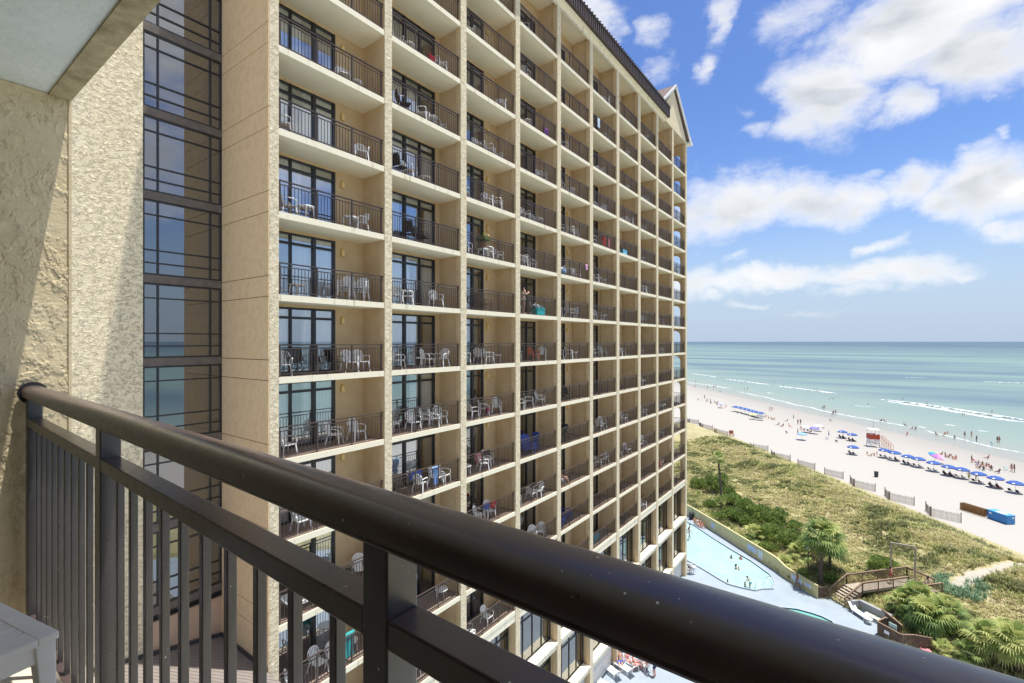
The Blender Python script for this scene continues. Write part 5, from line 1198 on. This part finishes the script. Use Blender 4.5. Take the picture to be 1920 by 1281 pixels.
# breaking waves
def wave(pts, w, h, name='breaking_wave', seed=1, z=-1.04):
    w *= .80; h *= .45
    P = [at(x, y, -1.05) for x, y in pts]; m = MB(); n = 170
    def c(t):
        f = t * (len(P) - 1); j = min(int(f), len(P) - 2); return P[j].lerp(P[j + 1], f - j)
    def fn(u, v):
        p = c(u) + SD * (1.2 * noise.noise(Vector((u * 14, seed, 0))) + .5 * noise.noise(Vector((u * 60, seed, 0))))
        env = min(1, 9 * u, 9 * (1 - u)) ** .6; ww = w * env * (1 + .55 * noise.noise(Vector((u * 22, seed, 4))) + .4 * noise.noise(Vector((u * 90, seed, 4)))) ; rag = .35 * w * noise.noise(Vector((u * 130, v * 3, seed)))
        q = p + SD * (ww * (v - .8) + rag * (1 - v)); return (q.x, q.y, z + h * env * math.sin(math.pi * v ** 1.6) + .01)
    m.grid(n, 7, fn); keep = []
    for i, f in enumerate(m.f):
        u, v = (i % n) / n, (i // n) / 7; k = noise.fractal(Vector((u * 40, v * 2.2, seed * 3.1)), .8, 2.2, 3)
        if name == 'wave_foam' or v > .42 or k > -.06 + .3 * (.42 - v): keep.append(i)
    m.f = [m.f[i] for i in keep]; m.m = [0] * len(keep); struct(name, m, M_foam, True)
M_foam = mat('sea_foam', (.62, .64, .64), .9, .22, 1.2, .05, 3, col2=(.40, .46, .46))
wave([(1294, 700.5), (1320, 703.5), (1346, 708)], 3.2, .5, seed=1); wave([(1362, 711), (1400, 716), (1446, 722)], 3.6, .6, seed=2); wave([(1452, 723), (1500, 729), (1540, 734), (1568, 738)], 4.2, .6, seed=3)
wave([(1652, 749), (1720, 757), (1790, 767), (1860, 778), (1925, 788)], 4.4, .7, seed=4); wave([(1660, 751.5), (1760, 766), (1860, 783), (1925, 792)], 3.4, .05, 'wave_foam', 14, -1.06)
wave([(1288, 717), (1330, 722), (1372, 729)], 2.0, .12, 'wave_foam', 5); wave([(1372, 732), (1430, 744), (1500, 760), (1560, 774), (1600, 781), (1660, 792), (1720, 803)], 1.3, .06, 'wave_foam', 6)
wave([(1438, 736.5), (1449, 738)], 1.5, .25, seed=7); wave([(1696, 707.6), (1740, 708.5)], 4, .3, seed=8); wave([(1845, 716), (1930, 719)], 5, .4, seed=9); wave([(1774, 796), (1792, 799.5)], 1.4, .25, seed=10); wave([(1836, 807.5), (1852, 810)], 1.3, .2, seed=12); wave([(1722, 800), (1735, 803)], 1.0, .15, seed=13); wave([(1600, 760), (1640, 764)], 1, .08, 'wave_foam', 15)
wave([(1730, 806), (1800, 823), (1860, 838), (1925, 851)], 1.0, .03, 'wave_foam', 16)

# ------------------------------------------------------------------ people
def pose(kind):
    """joint positions (metres, facing +X) of one body"""
    J = dict(pel=(0, 0, .94), waist=(0, 0, 1.08), chest=(.01, 0, 1.28), up=(0, 0, 1.41), neck=(.01, 0, 1.50), head=(.025, 0, 1.60), crown=(.02, 0, 1.70))
    for s, n in ((1, 'l'), (-1, 'r')):
        J.update({'hip' + n: (0, s * .09, .90), 'knee' + n: (.02, s * .10, .49), 'ank' + n: (-.01, s * .10, .08), 'toe' + n: (.16, s * .12, .035), 'sho' + n: (0, s * .175, 1.42), 'elb' + n: (-.02, s * .24, 1.14), 'wri' + n: (.06, s * .26, .90), 'han' + n: (.08, s * .26, .81)})
    def mv(nm, v): J[nm] = v
    if kind == 'walk':
        for n, a in (('l', 1), ('r', -1)): J['knee' + n] = (.16 * a + .06, J['knee' + n][1], .50); J['ank' + n] = (.28 * a - .03, J['ank' + n][1], .09 if a > 0 else .16); J['toe' + n] = (.28 * a + .13, J['toe' + n][1], .05); J['elb' + n] = (-.12 * a, J['elb' + n][1], 1.15); J['wri' + n] = (-.16 * a + .1, J['wri' + n][1], .93); J['han' + n] = (-.18 * a + .15, J['han' + n][1], .85)
    if kind == 'akimbo':
        for n, s in (('l', 1), ('r', -1)): J['elb' + n] = (-.05, s * .40, 1.18); J['wri' + n] = (.03, s * .20, 1.02); J['han' + n] = (.06, s * .15, .98)
    if kind == 'phone':
        for n, s in (('l', 1), ('r', -1)): J['elb' + n] = (.05, s * .24, 1.17); J['wri' + n] = (.26, s * .12, 1.27); J['han' + n] = (.33, s * .06, 1.31)
    if kind == 'bend':
        for k in ('waist', 'chest', 'up', 'neck', 'head', 'crown'):
            x, y, z = J[k]; d_ = z - .94; J[k] = (x + d_ * .72, y, .94 + d_ * .70)
        for n, s in (('l', 1), ('r', -1)): J['sho' + n] = (.34, s * .175, 1.25); J['elb' + n] = (.46, s * .22, 1.0); J['wri' + n] = (.58, s * .20, .80); J['han' + n] = (.63, s * .19, .72); J['knee' + n] = (.10, s * .10, .48)
    if kind in ('sit', 'low'):
        h = .46 if kind == 'sit' else .30
        for k in ('pel', 'waist', 'chest', 'up', 'neck', 'head', 'crown'):
            x, y, z = J[k]; J[k] = (x - (z - .94) * .28, y, z - .94 + h)
        for n, s in (('l', 1), ('r', -1)):
            J['hip' + n] = (.03, s * .09, h - .02); J['knee' + n] = (.44, s * .12, h + .03 + (.08 if kind == 'low' else 0)); J['ank' + n] = (.55 if kind == 'sit' else .82, s * .12, .08); J['toe' + n] = (.70 if kind == 'sit' else .95, s * .14, .06 if kind == 'sit' else .17)
            J['sho' + n] = (-.13, s * .175, h + .47); J['elb' + n] = (-.02, s * .25, h + .22); J['wri' + n] = (.22, s * .24, h + .17); J['han' + n] = (.30, s * .22, h + .15)
    if kind == 'lie':
        for k, (x, y, z) in list(J.items()): J[k] = (z - .94, y, .12 + x * .3 + (.06 if k.startswith('knee') else 0))
    return J
def person_meshes(kind, female):
    J = pose(kind); names = list(J); idx = {n: i for i, n in enumerate(names)}; vs_ = [Vector(J[n]) for n in names]
    E_ = [('pel', 'waist'), ('waist', 'chest'), ('chest', 'up'), ('up', 'neck'), ('neck', 'head'), ('head', 'crown')]
    for n in 'lr': E_ += [('pel', 'hip' + n), ('hip' + n, 'knee' + n), ('knee' + n, 'ank' + n), ('ank' + n, 'toe' + n), ('up', 'sho' + n), ('sho' + n, 'elb' + n), ('elb' + n, 'wri' + n), ('wri' + n, 'han' + n)]
    ed = [(idx[a], idx[b]) for a, b in E_]
    k_ = .9 if female else 1
    RR = dict(pel=.125, waist=.105 * k_, chest=.128 * k_, up=.095 * k_, neck=.052, head=.088, crown=.062)
    for n in 'lr': RR.update({'hip' + n: .088, 'knee' + n: .056, 'ank' + n: .038, 'toe' + n: .032, 'sho' + n: .058 * k_, 'elb' + n: .041 * k_, 'wri' + n: .029, 'han' + n: .034})
    rad = [RR[n] for n in names]
    for n in 'lr':            # five short fingers rooted in each palm
        a = Vector(J['wri' + n]); b = Vector(J['han' + n]); dd = (b - a).normalized(); sd = dd.cross(Vector((0, 1, 0))).normalized()
        for f in range(5):
            o_ = (f - 1.5) * .019; L_ = (.062, .082, .09, .083, .05)[f]
            p = b + sd * o_ + dd * (L_ if f < 4 else .03) + (Vector((0, 0, -.008)) if f < 4 else sd * .045)
            vs_.append(p); rad.append(.0095); ed.append((idx['han' + n], len(vs_) - 1))
    me = bpy.data.meshes.new('person'); me.from_pydata([tuple(v) for v in vs_], ed, [])
    ob = bpy.data.objects.new('person', me); C.objects.link(ob)
    sk = ob.modifiers.new('skin', 'SKIN'); ly = me.skin_vertices[0].data
    for i, r in enumerate(rad):
        f = (1, 1)
        if i < len(names):
            n = names[i]
            if n in ('chest', 'pel', 'waist'): f = (1.12, .82)
            if n in ('head', 'crown'): f = (.88, 1.08)
        ly[i].radius = (r * f[0], r * f[1]); ly[i].use_root = (i == 0)
    sb = ob.modifiers.new('sub', 'SUBSURF'); sb.levels = 1; sb.render_levels = 1
    dg = bpy.context.evaluated_depsgraph_get(); body = bpy.data.meshes.new_from_object(ob.evaluated_get(dg)); bpy.data.objects.remove(ob)
    body.name = 'person'
    V_ = lambda n: Vector(J[n])
    h = V_('head'); up = (V_('crown') - V_('neck')).normalized(); fw = Vector((1, 0, 0)); fw = (fw - up * fw.dot(up)).normalized() if abs(up.x) < .95 else Vector((0, 0, 1)); sd = up.cross(fw)
    m = MB()          # hair: a cap over crown and back of the head, longer for some
    def hp(u, v):
        th = u * 2 * math.pi; ph = v * (R(118) if female else R(95)); d_ = up * math.cos(ph) + (fw * math.cos(th) * .98 + sd * math.sin(th)) * math.sin(ph)
        if d_.dot(fw) > .45 and d_.dot(up) < .6: d_ = d_ * .80
        return h + up * .035 - fw * .012 + d_ * .103
    m.grid(14, 7, hp)
    if female: m.tube([h + up * .02 - fw * .07, h - up * .08 - fw * .10, h - up * .20 - fw * .09], [.07, .075, .03], 8)
    hair = m.mesh('hair', M_hair0, True)
    m = MB()
    # nose, ears
    # swim shorts / suit
    wst = V_('pel').lerp(V_('waist'), .55); m.tube([wst, V_('pel'), V_('hipl').lerp(V_('hipr'), .5) - (wst - V_('pel')).normalized() * .03], [.118 * k_ * 1.02, .142, .135], 12)
    for n in 'lr': m.tube([V_('hip' + n) + (V_('hip' + n) - V_('knee' + n)).normalized() * .05, V_('hip' + n).lerp(V_('knee' + n), .45 if not female else .10)], [.108, .095 if not female else .102], 10)
    if female: a, b = V_('chest'), V_('up'); m.tube([a.lerp(b, -.35), a, a.lerp(b, .35)], [.118, .132, .116], 12)
    suit = m.mesh('swimsuit', M_suit0, True)
    return body, hair, suit
M_hair0 = mat('dark_hair', (.025, .017, .012), .6); M_suit0 = mat('suit_navy', (.02, .03, .09), .8)
SKIN = [mat('skin_light', (.55, .33, .24), .6), mat('skin_tan', (.42, .23, .15), .6), mat('skin_brown', (.16, .08, .05), .6), mat('skin_sunburnt', (.60, .27, .20), .6)]
HAIR = [M_hair0, mat('brown_hair', (.09, .05, .025), .6), mat('blond_hair', (.40, .28, .12), .6)]
SUIT = {'navy': M_suit0, 'red': M_red, 'blue': M_royal, 'black': M_blackc, 'teal': M_teal, 'white': M_whitec, 'pink': M_pink, 'lime': mat('suit_lime', (.35, .60, .05), .8), 'orange': mat('suit_orange', (.65, .18, .03), .8), 'grey': mat('suit_grey', (.20, .20, .21), .8), 'purple': M_purple}
PC = {}
def person(p, rz, kind, female, sk, hr, suit, label, group, scale=1, cat='person'):
    if (kind, female) not in PC: PC[kind, female] = person_meshes(kind, female)
    b, h, s_ = PC[kind, female]
    o = bpy.data.objects.new('person', b); C.objects.link(o); o.location = p; o.rotation_euler = (0, 0, rz); o.scale = (scale,) * 3
    if not b.materials: b.materials.append(SKIN[0])
    o.material_slots[0].link = 'OBJECT'; o.material_slots[0].material = SKIN[sk]
    for nm, me, mt in (('hair', h, HAIR[hr]), ('swimsuit', s_, SUIT[suit])):
        c = bpy.data.objects.new(nm, me); C.objects.link(c); c.parent = o; c.material_slots[0].link = 'OBJECT'; c.material_slots[0].material = mt
    return tag(o, label, cat, group)
rp = random.Random(21); CO = ['navy', 'red', 'blue', 'black', 'teal', 'white', 'pink', 'black', 'grey', 'navy']
def crowd(lst, kind, where_, group, suits=None, sink=0, scale=1):
    for i, q in enumerate(sorted(lst)):
        x, y = q[:2]; p = at(x, y, -.7); p.z = -1.05 - sink if sink else max(beachz(p.dot(SD)), -1.04)
        p = at(x, y, p.z) if not sink else at(x, y, -1.05) - Vector((0, 0, sink))
        k = kind if isinstance(kind, str) else rp.choice(kind); su = (suits or CO)[i % len(suits or CO)]; fem = rp.random() < .5
        verb = {'stand': 'standing', 'walk': 'walking', 'akimbo': 'hands on hips', 'low': 'seated', 'sit': 'sitting', 'lie': 'lying', 'bend': 'bending'}[k]
        person(p, rp.uniform(0, 6.28), k, fem, rp.choice((0, 1, 1, 3, 2)), rp.choice((0, 0, 1, 2)), su, f'person in {su} swimwear {verb} {where_}' + (f', {ORD[i + 1]} from left' if len(lst) > 1 else ''), group, scale)
G_ = 'people on the beach'
crowd([(1304.6, 717), (1303, 727), (1326.5, 729), (1338, 728), (1342, 727), (1401.5, 731), (1396, 733)], ('stand', 'walk'), 'along the far waterline', 'people at the waterline')
crowd([(1426.6, 719), (1451, 718), (1468, 724), (1490.5, 727), (1526, 731), (1533, 730)], ('stand', 'akimbo'), 'waist deep by left breaking waves', 'people in the sea', sink=.75)
crowd([(1390.6, 719), (1438, 720), (1346, 702), (1350, 702.5), (1380, 705.5), (1555, 747.5), (1560, 746.5), (1562, 748.5), (1565.6, 745), (1573, 747), (1627.5, 758)], 'stand', 'neck deep in the sea', 'people in the sea', sink=1.25)
crowd([(1692.5, 749), (1738, 757), (1745.6, 679), (1771, 675.5), (1804.5, 778), (1808, 778), (1860, 773)], 'stand', 'in deeper water near the right breaking wave', 'people in the sea', sink=.9)
crowd([(1543, 768), (1546.5, 768), (1560.5, 780), (1567, 777), (1563, 778)], ('stand', 'walk'), 'at the waterline below the long wave', 'people at the waterline')
crowd([(1443.5, 771), (1447.5, 771)], 'walk', 'on bare wet sand as a couple', G_, ['red', 'pink'])
crowd([(1496, 796), (1501, 796)], 'stand', 'beside the closed green umbrella', G_, ['red', 'black'])
crowd([(1321, 748), (1326.5, 751), (1340, 756), (1345.5, 757), (1332, 755)], ('stand', 'akimbo', 'low'), 'left of the far lilac umbrella', G_)
crowd([(1309, 751), (1324, 754), (1333, 757), (1344, 760), (1352, 763), (1361, 764)], 'low', 'in the far left beach group', G_)
crowd([(1436, 783), (1441, 785), (1447, 787), (1452, 788), (1476, 791)], 'low', 'right of the distant blue umbrella row', G_, ['navy', 'red', 'black', 'pink', 'teal'])
crowd([(1460, 798), (1468, 800.5), (1480, 801)], 'low', 'in the trio below the red couple', G_, ['grey', 'red', 'pink'])
crowd([(1502, 807), (1508, 809), (1514, 810.5), (1521, 812)], 'sit', 'between the light blue and purple umbrellas', G_)
crowd([(1534, 806)], 'stand', 'in front of the white mid beach umbrella', G_, ['black'])
crowd([(1652.6, 792), (1658, 792.5), (1696, 800), (1711, 806), (1717, 807), (1701, 817.5), (1755, 817), (1771, 818), (1776, 816), (1790, 824)], 'sit', 'in a low chair facing the water', 'people sitting at the water edge', ['black', 'navy'])
crowd([(1821.7, 820), (1809, 820), (1831, 829), (1870.4, 830), (1874, 830)], ('stand', 'akimbo', 'walk'), 'in shallow wash on the right', 'people at the waterline', ['black', 'grey', 'navy', 'black'])
crowd([(1765.5, 855), (1773, 857), (1780, 859), (1786, 861), (1792, 862)], 'low', 'in the row right of the rainbow umbrella', G_, ['grey', 'teal', 'pink', 'orange', 'red'])
crowd([(1822, 868)], 'stand', 'by a red chair behind the blue row', G_, ['black'])
crowd([(1834, 874), (1842, 874), (1849, 878), (1855, 880), (1859, 883), (1837, 880), (1844, 883)], ('low', 'sit'), 'in the crowded group above the right umbrellas', G_, ['blue', 'navy', 'red', 'teal', 'black', 'pink', 'grey'])
crowd([(1853, 861), (1873, 888)], 'low', 'apart from the crowded right group', G_, ['black', 'purple'])
crowd([(1896.7, 885), (1902, 886)], ('stand', 'akimbo'), 'paired at the right picture edge', G_, ['pink', 'black'])
crowd([(1817, 901)], 'akimbo', 'beside a blue umbrella near the right edge', G_, ['lime'])
crowd([(1830, 902)], 'walk', 'before the chairs of the eighth umbrella', G_, ['white'])
crowd([(1644.2, 856)], 'stand', 'alone as a child under the tower row', G_, ['orange'], 0, .72)
crowd([(1626, 853), (1634, 856), (1639, 855)], 'low', 'playing in the sand below lifeguard tower', G_, ['red', 'orange', 'pink'], 0, .75)
for i, p in enumerate(UPOS):
    for j in range(2):
        if rp.random() < .55: person(p + SA * (-.5 + j) - SD * (.1 if j else .35) + Vector((0, 0, -.08)), sea_az + rp.uniform(-.2, .2), 'low', rp.random() < .5, rp.choice((0, 1, 2)), 0, rp.choice(CO), f"person reclining in the {'right' if j else 'left'} chair under " + ' '.join(UL[i].split(',')[0].split()[:9]), 'people under the blue umbrellas')
for i, (x, y, mt, lb) in enumerate(((1827.5, 867, M_red, 'red cloth beach chair beside a standing person'), (1833, 872, M_royal, 'bright blue beach chair in the crowded right group'), (1820, 829, M_lblue, 'light blue beach chair standing in the wet sand'), (1886.5, 882, mat('aqua_cloth', (.20, .50, .50), .8), 'aqua beach chair left of the pair at the right edge'), (1475.5, 813, M_blk, 'dark beach chair alone left of light blue umbrella'), (1544, 804, M_blk, 'dark beach chair right of the white umbrella'), (1550.6, 824, M_royal, 'navy beach chair next to the closed blue umbrella'), (1569, 830, M_blk, 'low dark chair left of the lone blue umbrella'), (1557.6, 790, M_blk, 'dark chair alone on the wet sand'), (1376, 734.5, M_blk, 'far dark chair at the left waterline'), (1351, 735, M_blk, 'far dark chair group left of the waterline chair'), (1415, 785, M_blk, 'dark chair just below the lime yellow umbrella'), (1860.7, 834, M_lblue, 'pale blue float chair in the shallow wash'))):
    p = at(x, y, -.7); p.z = beachz(p.dot(SD)); beach_chair(at(x, y, p.z), sea_az + rp.uniform(-.6, .6), lb, mt, 'single beach chairs on the sand')
# in and around the pool
def pp(x, y, kind, fem, sk, hr, suit, label, sink=0, rz=0, sc=1): return person(at(x, y) - Vector((0, 0, sink)), rz, kind, fem, sk, hr, suit, label, 'people at the pool', sc)
pp(1371, 1047, 'stand', True, 1, 0, 'navy', 'swimmer with dark hair near the middle of the pool', 1.35, 2); pp(1389, 1049, 'stand', False, 3, 0, 'red', 'swimmer with bare shoulders at the far pool edge', 1.2, 1)
pp(1380, 1067, 'stand', True, 0, 0, 'black', 'adult swimmer holding a child in the pool', 1.15, .3); pp(1385, 1069, 'stand', False, 0, 2, 'red', 'blond child held by an adult in the pool', .85, 3, .75)
pp(1407, 1105, 'bend', True, 0, 0, 'teal', 'child in teal swimwear bending at the near pool steps', .1, 2.6, .85); pp(1397, 1103, 'stand', True, 0, 1, 'teal', 'small child beside the bending child at pool edge', .35, 1, .6)
pp(1364, 1094, 'stand', False, 1, 0, 'black', 'dark haired swimmer leaning at the near pool wall', 1.3, 0)
pp(1293, 989, 'stand', False, 1, 0, 'black', 'swimmer in the far left corner of the pool', 1.25, 0)
for i, (x, y) in enumerate(((1303, 984), (1308, 986), (1314, 988))): pp(x, y, 'low', i % 2, (1, 0, 1)[i], 0, ('black', 'white', 'red')[i], f'person sitting on the far pool edge, {ORD[i + 1]} from the left', 0, -.8)
pp(1495, 1106, 'walk', False, 2, 0, 'grey', 'man in grey clothes walking along the yellow pool wall', 0, R(150))
pp(1292, 1013, 'walk', True, 1, 1, 'white', 'person half hidden at the tower corner beside the pool', 0, 1)
grp = [(1163, 1250, 'sit', 'blue'), (1178, 1249, 'sit', 'pink'), (1190, 1256, 'sit', 'red'), (1203, 1252, 'sit', 'navy'), (1212, 1258, 'low', 'black')]
for i, (x, y, k, su) in enumerate(grp): pp(x, y, k, i % 2, (0, 3, 3, 1, 0)[i], 0, su, f'person in {su} swimwear seated in the group beside white loungers', 0, R(-60 + 50 * i))
for i, (x, y, k, su) in enumerate(grp):
    furniture('w', at(x, y) , R(-60 + 50 * i), f'chair under the person in {su} swimwear beside white loungers', M_royal if i == 0 else M_white, False, 'chairs of the group beside the loungers')
pp(1228, 1270, 'bend', False, 3, 0, 'navy', 'person in navy shorts bending over at the right of the group', 0, R(170))
dkp = T + d * 4.6 + q * .8 + Vector((0, 0, H_))
person(dkp, R(20), 'akimbo', True, 1, 0, 'red', 'woman in a red suit on the boardwalk under the arch', 'people on the boardwalk')
person(E1 + q * 1.0 + d * 1.2 + Vector((0, 0, H_ - .3)), R(40), 'walk', True, 0, 0, 'white', 'person in white stepping off the outer boardwalk end', 'people on the boardwalk')
pp(1613, 1134, 'low', True, 3, 0, 'pink', 'person in pink resting in the shade of the grey wall', 0, R(-40))
# people on the tower balconies
person(bpt(4, 1, .14, .02), R(60), 'phone', True, 0, 0, 'white', 'woman with dark hair standing at the railing of the fourth balcony column', 'people on the tower balconies', 1.0)
person(bpt(5, -3, .12, .12), R(60), 'sit', True, 1, 0, 'white', 'person in white sitting on a balcony of the fifth column', 'people on the tower balconies')
for k, n in USED.items():
    if n > 1: print('DUP', n, k)
